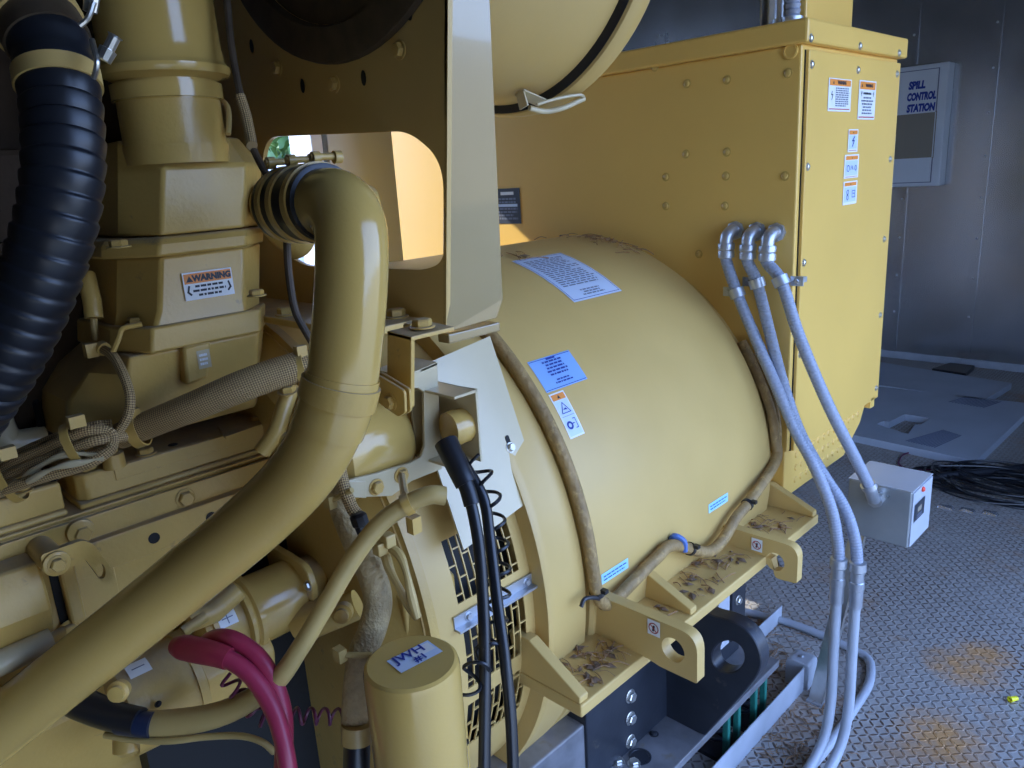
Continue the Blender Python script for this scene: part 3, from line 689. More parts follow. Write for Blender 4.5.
# ================================================================== CONDUITS
CR = .0136
def conduit(name, label, px, elbow, strap, end_r=True):
    E = at(*elbow, Y=YC); Y = YC-.055
    root = thing(name, label, 'conduit', (E.x, YC-.05, E.z-.3), 'flexible conduits down the cabinet face')
    x, z = E.x, E.z
    b = MB(); b.tube([(x, YC+.002, z+.004), (x, YC-.022, z+.004), (x, YC-.040, z-.004), (x, YC-.046, z-.016), (x, YC-.046, z-.03)], CR+.002, 16); 
    b.lathe((x, YC, z+.004), (0, -1, 0), [(0, CR+.009), (.009, CR+.009), (.012, CR+.004)], 8); b.lathe((x, YC-.046, z-.022), (0, 0, -1), [(0, CR+.005), (.003, CR+.0065), (.014, CR+.0065), (.017, CR+.004), (.021, CR+.006), (.034, CR+.006), (.036, CR+.002)], 18)
    b.build('elbow_fitting', M['galv'], root)
    pts = [V((x, YC-.046, z-.03)), V((x, YC-.047, z-.06))]+[at(u, v, Y=yy) for u, v, yy in px]
    MB().tube(pts, CR, 16, 14, ds=.0016, rf=lambda s: CR+.0005*math.sin(s*2*PI/.0066)).build('flexible_hose', M['grey_pvc'], root)
    if strap:
        c = at(*strap[0], Y=YC-.045); tx = strap[1]
        i = min(range(len(pts)-1), key=lambda k: (pts[k]-c).length); 
        C_ = catmull(pts, 14); j = min(range(1, len(C_)-1), key=lambda k: (C_[k]-c).length); c = C_[j]; dr = (C_[j+1]-C_[j-1]).normalized()
        s = MB(); s.lathe(c-dr*.011, dr, [(0, CR+.003), (0, CR+.0055), (.022, CR+.0055), (.022, CR+.003)], 24, False)
        k = V((tx, 0, 0)); s.box(c+k*(CR+.002)+V((0, .015, -.012)), c+k*(CR+.032)+V((0, .019, .010)))
        st = s.build('strap', M['galv'], root)
        MB().box(c+k*(CR+.006)+V((0, .019, -.006)), c+k*(CR+.026)+V((0, YC-c.y, .006))).build('standoff', M['galv'], st, 0)
        bolt(st, c+k*(CR+.018)+V((0, .015, -.001)), (0, -1, 0), .006, M['galv'])
    return root, pts
c1, P1 = conduit('flexible_conduit', 'leftmost of the three ribbed grey conduits on the cabinet face', [(737, 293, 1.70), (752, 330, 1.70), (776, 386, 1.70), (795, 430, 1.70), (814, 466, 1.695), (831, 508, 1.69), (838, 545, 1.685), (838.5, 566, 1.683)], (736, 232), ((736, 293), -1))
c2, P2 = conduit('flexible_conduit', 'middle of the three ribbed grey conduits on the cabinet face', [(757, 283, 1.712), (769, 330, 1.715), (782, 380, 1.725), (799, 430, 1.735), (822, 472, 1.735), (844, 507, 1.725), (855, 540, 1.71), (857.5, 570, 1.70)], (757.5, 233), ((757, 284), -1))
# third one runs to the box
BYF = 1.90
bx0, bx1 = at(849, 478, Y=BYF), at(912, 493, Y=BYF)
ent = at(876, 499, Y=BYF)
c3, P3 = conduit('flexible_conduit', 'rightmost ribbed grey conduit, running down to the grey box', [(781, 281, 1.70), (797, 330, 1.70), (815, 375, 1.71), (833, 415, 1.73), (852, 452, 1.77), (866, 480, 1.82), (870, 488, 1.84)], (777, 234), ((782, 281), 1))
b = MB(); b.tube([P3[-1]+V((-.003, -.004, .010)), P3[-1], ent+V((0, -.022, .012)), ent+V((0, .004, 0))], CR+.0015, 16)
b.tube([P3[-1]+V((-.004, -.006, .012)), P3[-1]], CR+.005, 16, smooth=False); b.lathe(ent+V((0, -.012, 0)), UY, [(0, CR+.006), (.012, CR+.006)], 8); b.build('box_connector', M['galv'], c3)
# rigid pipes below the first two
for (top, P, lab, dx) in ((P1[-1], P1, 'grey rigid conduit rising from the floor, left of its pair', 0), (P2[-1], P2, 'grey rigid conduit rising from the floor, right of its pair', 1)):
    x, y, z = top; r = .0125
    root = thing('rigid_conduit', lab, 'conduit', (x, y, 0), 'rigid conduits bending along the floor')
    MB().tube([(x, y, z-.02), (x, y, z-.2), (x, y, .30), (x, y, .17), (x-.002, y-.03, .08), (x-.008, y-.12, .03), (x-.015, y-.25, .016), (x-.03, y-.6, .015), (x-.04, y-1.2, .015)], r, 16, 10).build('pipe_run', M['greypaint'], root)
    b = MB(); b.lathe((x, y, z+.022), (0, 0, -1), [(0, CR+.002), (.002, CR+.0055), (.022, CR+.0065), (.026, CR+.002), (.05, CR+.002), (.052, CR+.004), (.07, CR+.004), (.072, .0160), (.118, .0160), (.120, r)], 24); b.build('coupling', M['galv'], root)
# grey box on its post
BW, BH, BD = (bx1.x-bx0.x), .150, .150
zt_ = bx1.z; 
box = thing('electrical_box', 'small grey metal box on a post with a red lamp on its side', 'box', (bx0.x+BW/2, BYF+BD/2, zt_-BH))
MB().box((bx0.x, BYF, zt_-BH), (bx1.x, BYF+BD-.012, zt_)).build('enclosure', M['boxsteel'], box, 0, bevel=.003)
MB().box((bx0.x-.002, BYF+.0, zt_-.0), (bx1.x+.003, BYF+BD+.0, zt_+.003)).build('top_cover', M['boxlid'], box, 0, bevel=.001)
MB().box((bx1.x, BYF+.004, zt_-BH+.003), (bx1.x+.004, BYF+BD-.004, zt_-.003)).build('side_cover', M['boxlid'], box, 0, bevel=.001)
lp = at(922.5, 489, X=bx1.x+.004); MB().lathe(lp, UX, [(0, .007), (.003, .007), (.006, .004), (.0065, .001)], 16).build('lamp', M['redlamp'], box)
P = [at(u, v, X=bx1.x+.0045) for u, v in ((914.5, 507), (926, 493.5), (923.5, 511), (912.5, 525))]
c = sum(P, V((0, 0, 0)))/4; d = Decal(flat(c, UY, UZ), (P[1]-P[0]).length*.9, (P[0]-P[3]).length, M['ink']); d.rect(0, .003, .03, .014, M['glass']); d.lines(-.02, .02, -.008, -.02, 2, M['ink_soft']); d.build('display', box, 'dark display window')
pb = at(815, 703, Z=0); ptp = V((bx0.x+.006, BYF+BD+.01, zt_-.01))
post = thing('strut_post', 'slim galvanized strut post leaning up to the grey box', 'post', pb)
def strutbar(a, b_, w, dpt):
    a, b_ = V(a), V(b_); m = MB(); d = (b_-a).normalized(); sx = UX*w/2; sy = V((0, dpt, 0))
    for off, s2, t2 in ((V((0, 0, 0)), sx, V((0, .003, 0))), (-sx, UX*.0015, sy), (sx, UX*.0015, sy)):
        m.loft([[a+off-s2, a+off+s2, a+off+s2+t2, a+off-s2+t2], [b_+off-s2, b_+off+s2, b_+off+s2+t2, b_+off-s2+t2]])
    return m
strutbar(pb+V((0, 0, .006)), ptp, .036, .02).build('channel', M['zinc'], post, 0)
MB().box(pb+V((-.022, -.01, 0)), pb+V((.022, .035, .006))).build('base_plate', M['galv'], post, 0)
# ================================================================== FLOOR THINGS
a, c = at(725, 776, Z=0), at(806, 692, Z=0)
ch = MB(); X0 = (a.x+c.x)/2; ye = c.y
ch.box((X0-.035, .2, 0), (X0+.0, ye, .004)); ch.box((X0-.004, .2, 0), (X0, ye, .078))
tag(ch.build('angle_iron', M['greypaint'], None, 0, bevel=.001), 'long grey angle iron lying along the skid on the floor', 'angle iron')
cb = at(803, 690, Z=0); ck = thing('channel_clamp', 'blocky grey clamp at the end of the long angle iron', 'clamp', (cb.x-.01, cb.y+.02, 0))
P = fillet([V((X0-.06, ye+.005, 0)), V((X0+.01, ye+.005, 0)), V((X0+.01, ye+.005, .085)), V((X0-.06, ye+.005, .085))], [0, 0, .012, .02]); MB().prism(P, (0, .06, 0)).build('clamp_block', M['greypaint'], ck, 30, bevel=.003)
bolt(ck, (X0-.025, ye+.035, .085), UZ, .006, M['galv'])
a, c = at(756, 646, Z=0), at(783, 622, Z=0)
b = MB(); b.box((a.x-.04, a.y, 0), (a.x, c.y, .004)); b.box((a.x-.004, a.y, 0), (a.x, c.y, .06)); tag(b.build('angle_iron', M['greypaint'], None, 0, bevel=.001), 'short grey angle iron on the floor behind the black lug', 'angle iron')
fp = [at(u, v, Z=.014) for u, v in ((742, 611), (790, 623), (830, 639), (856, 651), (867, 658), (871, 668), (868, 686), (852, 712), (834, 738), (812, 765), (770, 810))]
tag(MB().tube(fp, .0125, 14, 8).build('floor_conduit', M['greypaint'], None), 'thin grey conduit bending round on the floor behind the rigid conduits', 'conduit')
wn = at(1013, 699, Z=.008); o = MB(); o.lathe(wn+V((.008, .012, 0)), V((-.5, -.8, .05)), [(0, .0045), (.002, .006), (.012, .0068), (.024, .0085), (.026, .009), (.026, .006), (.012, .004)], 12)
tag(o.build('wire_nut', M['yellow_plastic'], None, 30), 'tiny bright yellow wire nut on the tread plate floor', 'wire nut')
# flat panels lying on the floor by the back wall
def panel(name, label, c4, z0, holes, grilles):
    root = thing(name, label, 'panel', (sum((p.x for p in c4))/4, sum((p.y for p in c4))/4, z0)); 
    MB().plate([V((p.x, p.y, z0)) for p in c4], [[V((q.x, q.y, z0)) for q in h] for h in holes], (0, 0, .040)).build('sheet', M['sheetgrey'], root, 0, bevel=.002)
    for g in grilles:
        b = MB(); A, B, C_, D = g
        for k in range(12):
            t0, t1 = (k+.15)/12, (k+.6)/12; q = [A.lerp(B, t0), A.lerp(B, t1), D.lerp(C_, t1), D.lerp(C_, t0)]
            b.prism([V((p.x, p.y, z0+.0405)) for p in q], (0, 0, .002))
        b.build('grille', M['ink_soft'], root, 0)
    return root
Z0 = lambda *uv: [at(u, v, Z=.040) for u, v in uv]
panel('floor_panel', 'large grey cut-out panel lying flat on the floor near the box', Z0((845, 433), (976, 461), (1024+12, 404), (876, 386)), 0,
      [Z0((877, 424), (884, 421), (889, 422), (905, 414), (930, 418), (920, 425), (915, 424), (908, 434))], [Z0((905, 441), (936, 448), (962, 436), (943, 430)), Z0((948, 402), (985, 408), (1003, 402), (965, 397))])
panel('floor_panel', 'plain grey panel lying flat on the floor against the back wall', Z0((866, 383), (985, 400), (1012, 383), (880, 362)), 0, [], [])
o = MB(); P = Z0((932, 367), (950, 361), (975, 364), (966, 372)); o.prism([V((p.x, p.y, .0)) for p in P], (0, 0, .03)); 
tag(o.build('rubber_block', M['black_rubber'], None, 0, bevel=.004), 'small dark block on the floor at the foot of the back wall', 'block')
# coil of black cables
rg = random.Random(11); g = []
for k in range(16):
    cu, cv = rg.gauss(1000, 12), rg.gauss(487, 4); c = at(cu, cv, Z=0); ax_, ay_ = rg.uniform(.22, .32), rg.uniform(.10, .17); ph = rg.uniform(-.3, .3); z = .006+.0028*k
    pts = []
    for j in range(26):
        a = 2*PI*j/24+ph; pts.append(c+V((ax_*math.cos(a), 0, 0))+V((0, ay_*math.sin(a), 0))+V((.02*math.sin(a*2+k), .02*math.cos(a*3+k), z+.004*math.sin(a*3+k))))
    o = MB().tube(pts, rg.choice((.004, .005, .0065)), 7, 3).build('coiled_cable', M['black_cable'], None); tag(o, 'black cable coiled on the floor below the back wall', 'cable', 'black cables coiled on the floor')
hp = [at(u, v, Z=.03) for u, v in ((925, 478), (960, 474), (1000, 470), (1060, 463))]
tag(MB().tube(hp, .018, 12).build('rubber_hose', M['black_rubber'], None), 'thick black hose lying straight behind the coiled cables', 'hose')
for u, v, lab in ((990, 514, 'crumpled foil scrap on the floor right of the cable coil'), (967, 511, 'crumpled foil scrap on the floor in front of the cable coil'), (946, 508, 'foil scrap on the floor nearest the grey box')):
    p = at(u, v, Z=0); b = MB(); rr = random.Random(u)
    b.loft([[p+V((-.03, -.015, 0)), p+V((.03, -.015, 0)), p+V((.03, .015, 0)), p+V((-.03, .015, 0))], [p+V((-.02+rr.uniform(-.01, .01), -.01, .012)), p+V((.025, -.012, .006)), p+V((.02, .01, .014)), p+V((-.024, .012, .008))]]); tag(b.build('foil_scrap', M['foil'], None, 0), lab, 'scrap')
# purple wire loop behind the box
lo = [at(u, v, Z=.006) for u, v in ((898, 463), (905, 454), (930, 450), (950, 456), (948, 466), (925, 470), (905, 468))]
tag(MB().tube(lo+[lo[0]], .004, 8).build('wire_loop', M['purple_wrap'], None), 'thin purple wire loop on the floor behind the grey box', 'wire')
# dirt by the angle iron
sp = []
rg = random.Random(21)
for k in range(260):
    u, v = rg.choice(((rg.gauss(815, 18), rg.gauss(720, 22)), (rg.gauss(775, 14), rg.gauss(655, 14)), (rg.gauss(760, 12), rg.gauss(625, 7)), (rg.gauss(790, 20), rg.gauss(745, 14))))
    p = at(u, v, Z=0)
    sp.append((p, UZ))
litter('floor_straw', 'brown straw and chaff scattered on the floor along the angle iron', sp, .06, None, .15)
# ================================================================== SKID
sk = thing('skid_rail', 'black steel skid rail with bolts under the generator feet', 'skid', (-1.0, 1.2, .15))
SX = -.893
b = MB(); b.box((SX-.16, 1.045, .21), (SX, 1.70, FZ-FT)); b.build('web', M['black_steel'], sk, 0, bevel=.003)
b = MB(); b.box((-1.25, -.6, .17), (-.9, 1.055, .37)); b.build('lower_rail', M['dusty_steel'], sk, 0, bevel=.004)
b = MB(); P = [V((SX-.02, 1.05, .19)), V((-.787, 1.05, .19)), V((-.787, 1.72, .19)), V((SX-.02, 1.72, .19))]
h1 = at(640, 757, Z=.21); h2 = at(654, 734, Z=.21)
b.plate(P, [circle(V((h1.x, h1.y, .19)), UX, UY, .012)], (0, 0, .02)); b.build('bottom_flange', M['dusty_steel'], sk, 0, bevel=.002)
MB().lathe((h1.x, h1.y, .21), UZ, [(0, .026), (.002, .026), (.002, .022), (.0005, .020), (.0005, .0125)], 24).build('washer', M['black_steel'], sk)
bolt(sk, (h2.x, h2.y, .21), UZ, .009, M['black_steel'], 'dome')
for u, v in ((630, 696), (630, 718), (630, 741)): bolt(sk, at(u, v, X=SX), UX, .0125, M['zinc'], 'hex')
for u, v in ((618, 762), (634, 764)): bolt(sk, at(u, v, Z=.21), UZ, .0115, M['zinc'], 'hex')
yk = at(705, 736, Z=.21).y
P = [at(u, v, Y=yk) for u, v in ((660, 719), (705, 736))]+catmull([at(u, v, Y=yk) for u, v in ((745, 692), (757, 676), (761, 662), (757, 645), (746, 630), (731, 621), (714, 616))], 5)+[at(u, v, Y=yk) for u, v in ((690, 607), (655, 596))]
hc = at(728, 657, Y=yk); 
hp_ = [at(728+16*math.cos(2*PI*k/28), 657+16*math.sin(2*PI*k/28), Y=yk) for k in range(28)]
MB().plate(P, [hp_], (0, .04, 0)).build('towing_lug', M['black_steel'], sk, 30, bevel=.003)
MB().box((-.87, yk+.03, .192), (-.792, yk+.36, .206)).build('support_plate', M['dusty_steel'], sk, 0, bevel=.001)
# spring isolators
for i, (u, v) in enumerate(((738, 744), (764, 716))):
    p = at(u, v, Z=.012); x, y = p.x, p.y-.03
    iso = thing('spring_isolator', 'green spring isolator under the black lug, %s' % ('nearer the engine' if i == 0 else 'farther from the engine'), 'isolator', (x, y, 0))
    MB().box((x-.09, y-.05, 0), (x+.01, y+.06, .012)).build('base_plate', M['black_steel'], iso, 0)
    for s in (-.032, .022): MB().box((x-.012, y+s, .012), (x+.004, y+s+.014, .165)).build('guide', M['green'], iso, 0, bevel=.002)
    hx = [V((x-.045+.024*math.cos(t*.5), y+.022*math.sin(t*.5), .016+t*.0021)) for t in range(0, 64)]
    MB().tube(hx, .005, 8, smooth=False).build('spring', M['black_steel'], iso)
    MB().box((x-.09, y-.06, .158), (x+.012, y+.075, .170)).build('top_plate', M['black_steel'], iso, 0, bevel=.002)
    bolt(iso, (x-.02, y+.012, .170), UZ, .010, M['zinc'], 'nut')
br = thing('cross_bracket', 'small black bolted bracket behind the yellow foot', 'bracket', (-.86, 1.98, .25))
q = at(738, 610, X=-.86); MB().box((-.92, q.y-.03, q.z-.08), (-.86, q.y+.04, q.z+.06)).build('bracket_plate', M['black_steel'], br, 0, bevel=.002)
for v in (600, 619): bolt(br, at(738, v, X=-.86), UX, .010, M['zinc'])
MB().box((-.92, q.y-.09, q.z-.08), (-.865, q.y-.035, q.z+.06)).build('spacer', M['boxlid'], br, 0)
# ---------------------------------------------------------------- spill control cabinet on the back wall
yf = 5.84
tr_, br_ = at(943, 62, Y=yf), at(935, 186, Y=yf)
xr = (tr_.x+br_.x)/2; zt2, zb2 = tr_.z, br_.z; xl = xr-.50
sc = thing('spill_cabinet', 'white wall cabinet lettered spill control station on the back wall', 'cabinet', ((xl+xr)/2, 5.9, zb2))
MB().box((xl, yf+.012, zb2), (xr+.03, 5.97, zt2)).build('case', M['white'], sc, 0, bevel=.008)
dx0, dx1, dz0, dz1 = xl+.02, xr-.03, zb2+.03, zt2-.035
wz0, wz1 = at(918, 158, Y=yf).z, at(918, 113.5, Y=yf).z; wx1 = at(934, 136, Y=yf).x
b = MB()
for a_, b_ in (((dx0, dz0), (dx1, wz0)), ((dx0, wz1), (dx1, dz1)), ((dx0, wz0), (dx0+.05, wz1)), ((wx1, wz0), (dx1, wz1))): b.box((a_[0], yf, a_[1]), (b_[0], yf+.011, b_[1]))
dr = b.build('door', M['white'], sc, 0)
MB().box((dx0+.045, yf+.004, wz0-.005), (wx1+.005, yf+.007, wz1+.005)).build('window', M['glass'], dr, 0)
g = MB()
for a_, b_ in (((dx0-.006, dz0-.006), (dx1+.006, dz0)), ((dx0-.006, dz1), (dx1+.006, dz1+.006)), ((dx1, dz0), (dx1+.006, dz1)), ((dx0-.006, dz0), (dx0, dz1))): g.box((a_[0], yf+.008, a_[1]), (b_[0], yf+.0125, b_[1]))
g.build('door_gap', M['ink_soft'], sc, 0)
for wd, (u0, u1, v) in {'SPILL': (908.5, 925.5, 86), 'CONTROL': (907, 936, 97), 'STATION': (906.5, 935, 108.5)}.items():
    a_, b_ = at(u0, v, Y=yf), at(u1, v-1, Y=yf); sz = .064
    vs, fs = text_poly(wd, sz, .0042, .12); wdt = max(p[0] for p in vs)-min(p[0] for p in vs)
    d = Decal(flat(((a_.x+b_.x)/2, yf-.0005, (a_.z+b_.z)/2), UX, UZ), .001, .001, M['ink_blue']); d.text(wd, sz, 0, 0, M['ink_blue'], 1, .0042, .12, (b_.x-a_.x)/wdt); d.build('lettering', dr, 'blue slanted lettering')
for u, v, h in ((895, 92, .07), (893, 150, .2)):
    p = at(u, v, Y=yf-.001); MB().box((p.x-.03, yf-.002, p.z-h/2), (p.x+.012, yf, p.z+h/2)).build('paper_slip', M['label_pale'] if h > .1 else M['yellow_plastic'], dr, 0)
# ================================================================== AIR CLEANER AND ITS BRACKET
PYB, FLX = .72, -.85
brk = thing('air_cleaner_bracket', 'dark upright yellow bracket plate with a round-cornered window, holding the air cleaner', 'bracket', (-1.2, PYB, 1.28))
# the right edge of the plate splays outward towards the top
eb = at(446, 333, Y=PYB); et = at(448, 0, Y=PYB); ed = (et-eb)/(et.z-eb.z)
P = [V((-1.78, PYB, 1.285)), eb+ed*(1.285-eb.z), eb+ed*(2.3-eb.z), V((-1.78, PYB, 2.3))]
win = fillet([at(u, v, Y=PYB) for u, v in ((263, 137), (408, 131), (443, 160), (444, 262), (425, 270), (300, 266), (262, 232))], [.05, .03, .05, .03, .02, .05, .04], 8)
hub = V((-1.03, PYB, 2.03))
bolt_c = [at(u, v, Y=PYB) for u, v in ((410, 12), (252, 46), (303, 86), (364, 78))]
MB().plate(P, [win[::-1], circle(hub, UX, UZ, .30, 60)], (0, .008, 0)).build('back_plate', M['paint'], brk, 30)
for c in bolt_c: MB().prism(circle(c-V((0, .0006, 0)), UX, UZ, .006, 12, .011), (0, -.0006, 0)).build('slot', M['dark'], brk, 0)
MB().lathe(hub, (0, -1, 0), [(0, .356), (.010, .354), (.012, .348), (.012, .305), (0, .30)], 80, False).build('collar', M['brown'], brk)
MB().lathe(hub, UY, [(.002, .308), (.016, .308), (.017, .20), (.012, .19), (.011, .01)], 64).build('inlet_shroud', M['brown'], brk)
for u, v in ((278, 68), (335, 84), (400, 50)): bolt(brk, at(u, v, Y=PYB), (0, -1, 0), .010, M['cast'])
fb = [at(u, v, X=FLX) for u, v in ((446, 333), (497, 318), (503, 299))]+[at(490, 0, X=et.x)]
fr = (fb[3]-fb[2])/(fb[3].z-fb[2].z)
P = [eb.copy(), V((FLX, fb[1].y, fb[1].z)), fb[2], fb[2]+fr*(2.3-fb[2].z), eb+ed*(2.3-eb.z)]
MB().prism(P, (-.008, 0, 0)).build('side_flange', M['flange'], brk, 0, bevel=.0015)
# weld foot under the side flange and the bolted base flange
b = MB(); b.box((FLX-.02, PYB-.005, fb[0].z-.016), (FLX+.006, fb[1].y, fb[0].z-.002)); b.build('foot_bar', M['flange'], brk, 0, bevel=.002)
zb = at(300, 322, Y=.60).z
MB().box((-1.62, .60, zb-.012), (-.90, .715, zb)).build('base_flange', M['cast'], brk, 0, bevel=.002)
for u, v in ((286, 310), (396, 312), (414, 326)): 
    p = at(u, v, Z=zb+.008); bolt(brk, (p.x, p.y, zb), UZ, .0145, M['cast'])
# ---- drum
dc = V((-1.066, 0, 1.939)); RR = .335
ac = thing('air_cleaner', 'large round yellow air cleaner drum beside the bracket flange, with a latch on its rim', 'air cleaner', (dc.x, 1.0, dc.z-RR))
MB().lathe((dc.x, .84, dc.z), UY, [(-.102, .05), (-.102, .28), (-.01, .285), (.02, .305), (.27, .315), (.275, .305), (.28, .2)], 110).build('drum', M['paint'], ac)
MB().lathe((dc.x, 1.105, dc.z), UY, [(0, .29), (.002, RR-.012), (.006, RR-.004), (.014, RR), (.042, RR), (.05, RR-.004), (.051, .05)], 110).build('end_cover', M['paint'], ac)
MB().lathe((dc.x, 1.098, dc.z), UY, [(0, .316), (.006, RR-.006), (.0062, .3)], 110).build('rim_shade_ring', M['black_rubber'], ac)  # black ring stands in for the shade on the rim's front face
lt = MB(); th = math.atan2(at(556, 96, Y=1.10).z-dc.z, at(556, 96, Y=1.10).x-dc.x)
def dp(da, y, r): return V((dc.x+r*math.cos(th+da), y, dc.z+r*math.sin(th+da)))
lt.prism([dp(-.10, 1.03, .317), dp(-.02, 1.03, .317), dp(-.02, 1.085, .335), dp(-.10, 1.085, .335)], dp(0, 1, 1.003)-dp(0, 1, 1))
lt.prism([dp(-.09, 1.03, .316), dp(-.03, 1.03, .316), dp(-.03, 1.03, .345), dp(-.09, 1.03, .345)], (0, .004, 0))
lt.tube([dp(-.06, 1.045, .345), dp(-.05, 1.08, .352), dp(0.0, 1.11, .353), dp(.06, 1.15, .345)], .005, 8)
lt.tube([dp(.06, 1.15, .345), dp(.08, 1.13, .343), dp(.03, 1.085, .342), dp(-.02, 1.05, .345)], .003, 8)
lt.build('latch', M['sheet'], ac, 30, bevel=.001)
# ================================================================== ENGINE
eng = thing('engine_block', 'yellow diesel engine block with bolted side rails and covers', 'engine', (-1.4, .1, .3))
def zz(v, X, u=185): return at(u, v, X=X).z
RX, LX, BXF = -1.16, -1.145, -1.185
prof = [(-1.7, zz(478, BXF)), (BXF+.018, zz(479.5, BXF+.018)), (BXF+.018, zz(482, BXF+.018)), (RX-.012, zz(482.5, RX-.012)), (RX-.012, zz(484.5, RX-.012)), (RX, zz(485.5, RX)), (RX, zz(507, RX)), (LX, zz(511, LX)), (LX, .98), (-1.7, .98)]
MB().prism([(x, -.6, z) for x, z in prof], (0, 1.17, 0)).build('upper_block', M['cast'], eng, 20, bevel=.003)
MB().prism([(LX, -.6, .985), (LX, -.6, .78), (LX-.06, -.6, .62), (LX-.06, -.6, .35), (-1.7, -.6, .35), (-1.7, -.6, .985)], (0, .90, 0)).build('crankcase', M['cast'], eng, 20, bevel=.004)
MB().box((-1.7, -.6, .80), (LX-.0005, .44, .99)).build('lower_skirt', M['cast'], eng, 0, bevel=.002)
MB().box((-1.72, .29, .3), (-1.16, .6, .985)).build('void_shade_block', M['dark'], eng, 0)  # black block imitates the shade in the void behind the starters
zt1, zb1 = zz(446, BXF), zz(477, BXF)
ya, yb_, yc_ = at(75, 488, X=BXF).y, at(71, 488, X=BXF).y, at(276, 425, X=BXF).y
b = MB()
def cover(name, y0, y1):
    b = MB(); x0 = BXF
    b.prism([(x0, y0+.012, zt1), (x0-.012, y0, zt1), (-1.38, y0, zt1), (-1.38, y1, zt1), (x0, y1, zt1)], (0, 0, zb1-zt1+.008))
    b.prism([(x0+.008, y0-.004, zb1+.010), (-1.36, y0-.004, zb1+.010), (-1.36, y1, zb1+.010), (x0+.008, y1, zb1+.010)], (0, 0, -.010))
    return b.build(name, M['cast'], eng, 20, bevel=.004)
k2 = cover('manifold_cover', ya+.003, yc_); k1 = cover('manifold_cover', -.5, yb_-.012)
MB().box((BXF-.001, ya+.055, zt1-.001), (BXF+.002, yc_-.01, zt1-.022)).build('pad', M['cast'], k2, 0, bevel=.001)
def topbolt(par, u, v, z, r=.0115, kind='hex'):
    p = at(u, v, Z=z+.008); bolt(par, (p.x, p.y, z), UZ, r, M['cast'], kind)
for u, v in ((145, 449), (257, 417)): topbolt(k2, u, v, zt1)
for u, v in ((20, 486),): topbolt(k1, u, v, zt1)
p = at(114, 462, Z=zt1+.006); MB().lathe((p.x, p.y, zt1-.002), UZ, [(0, .016), (.022, .015), (.023, .012)], 24).build('boss', M['cast'], k2); bolt(k2, (p.x, p.y, zt1+.02), UZ, .009, M['cast'])
for par, u, v in ((k2, 173, 445), (k2, 228, 428), (k1, 54, 480)):
    p = at(u, v, Z=zt1); MB().lathe((p.x, p.y, zt1+.0003), UZ, [(0, .0075), (.0008, .0075), (.001, .006)], 20).build('threaded_hole', M['dark'], par)
# clip tab on the second cover
P = [at(u, v, Z=zt1+.004) for u, v in ((217, 425), (225, 437), (262, 424), (252, 413), (238, 414))]
MB().prism(fillet(P, .006), (0, 0, -.004)).build('tab', M['cast'], k2, 0)
for u, v in ((82, 533), (185, 498), (272, 470)): bolt(eng, at(u, v, X=RX), UX, .0118, M['cast'])
p = at(80, 531, X=RX); MB().lathe(p, UX, [(0, .019), (.006, .018), (.007, .015)], 28).build('pad', M['cast'], eng)
for u, v in ((154, 538), (211, 517)):
    p = at(u, v, X=LX); MB().lathe(p+V((.0003, 0, 0)), UX, [(0, .0085), (.0008, .0085), (.001, .0075)], 20).build('threaded_hole', M['dark'], eng)
# side cover on the left with the dark gap beside it
ys = at(51, 610, X=-1.115).y
b = MB(); z0, z1 = at(20, 574, X=-1.115).z, at(20, 660, X=-1.115).z
b.prism([(-1.16, -.5, z0+.01), (-1.12, -.5, z0+.006), (-1.11, -.5, z0-.02), (-1.105, -.5, (z0+z1)/2), (-1.12, -.5, z1+.02), (-1.16, -.5, z1)], (0, .5+ys, 0)); sc_ = b.build('side_cover', M['cast'], eng, 20, bevel=.004)
b = MB(); y0, y1 = at(55, 600, X=LX+.004).y, at(66, 600, X=LX+.004).y
b.box((LX-.002, y0, z1), (LX+.002, y1, z0+.01)); b.build('gap', M['dark'], eng, 0)
MB().box((LX-.002, at(67, 600, X=LX+.02).y, z1+.01), (LX+.015, at(84, 600, X=LX+.02).y, z0-.005)).build('rib', M['cast'], eng, 0, bevel=.004)
q0, q1 = at(-20, 672, X=-1.11), at(52, 640, X=-1.11)
MB().tube([q0, q1], .017, 16, smooth=False).build('oil_line', M['sheet'], eng); MB().tube([q1, at(66, 632, X=-1.11)], .010, 14, smooth=False).build('fitting', M['cast'], eng)
bolt(eng, at(70, 630, X=LX+.006), UX, .012, M['cast'])
# lifting eye lever on the rail
lv = thing('lever_arm', 'bent flat bar with an eye on the engine rail, left of the big pipe', 'lever', at(60, 560, X=-1.02))
p0 = at(40, 548, X=-1.16); p1 = at(56, 563, X=-1.095)
MB().tube([p0, p1], .0175, 24, smooth=False).build('boss', M['cast'], lv)
X_ = -1.09
P = fillet([at(u, v, X=X_) for u, v in ((38, 553), (80, 538), (91, 542), (112, 570), (109, 581), (100, 580), (82, 556), (60, 572), (42, 570))], .006, 4)
hc_ = at(98.5, 569, X=X_)
MB().plate(P, [circle(hc_, UY, UZ, .0055, 16, .0115)], (.010, 0, 0)).build('arm', M['cast'], lv, 30, bevel=.002)
b = MB(); c = at(56, 563, X=X_+.010); b.lathe(c, UX, [(0, .0165), (.004, .0165), (.005, .015)], 24); b.build('washer', M['cast'], lv); bolt(lv, c+V((.005, 0, 0)), UX, .0092, M['cast'])
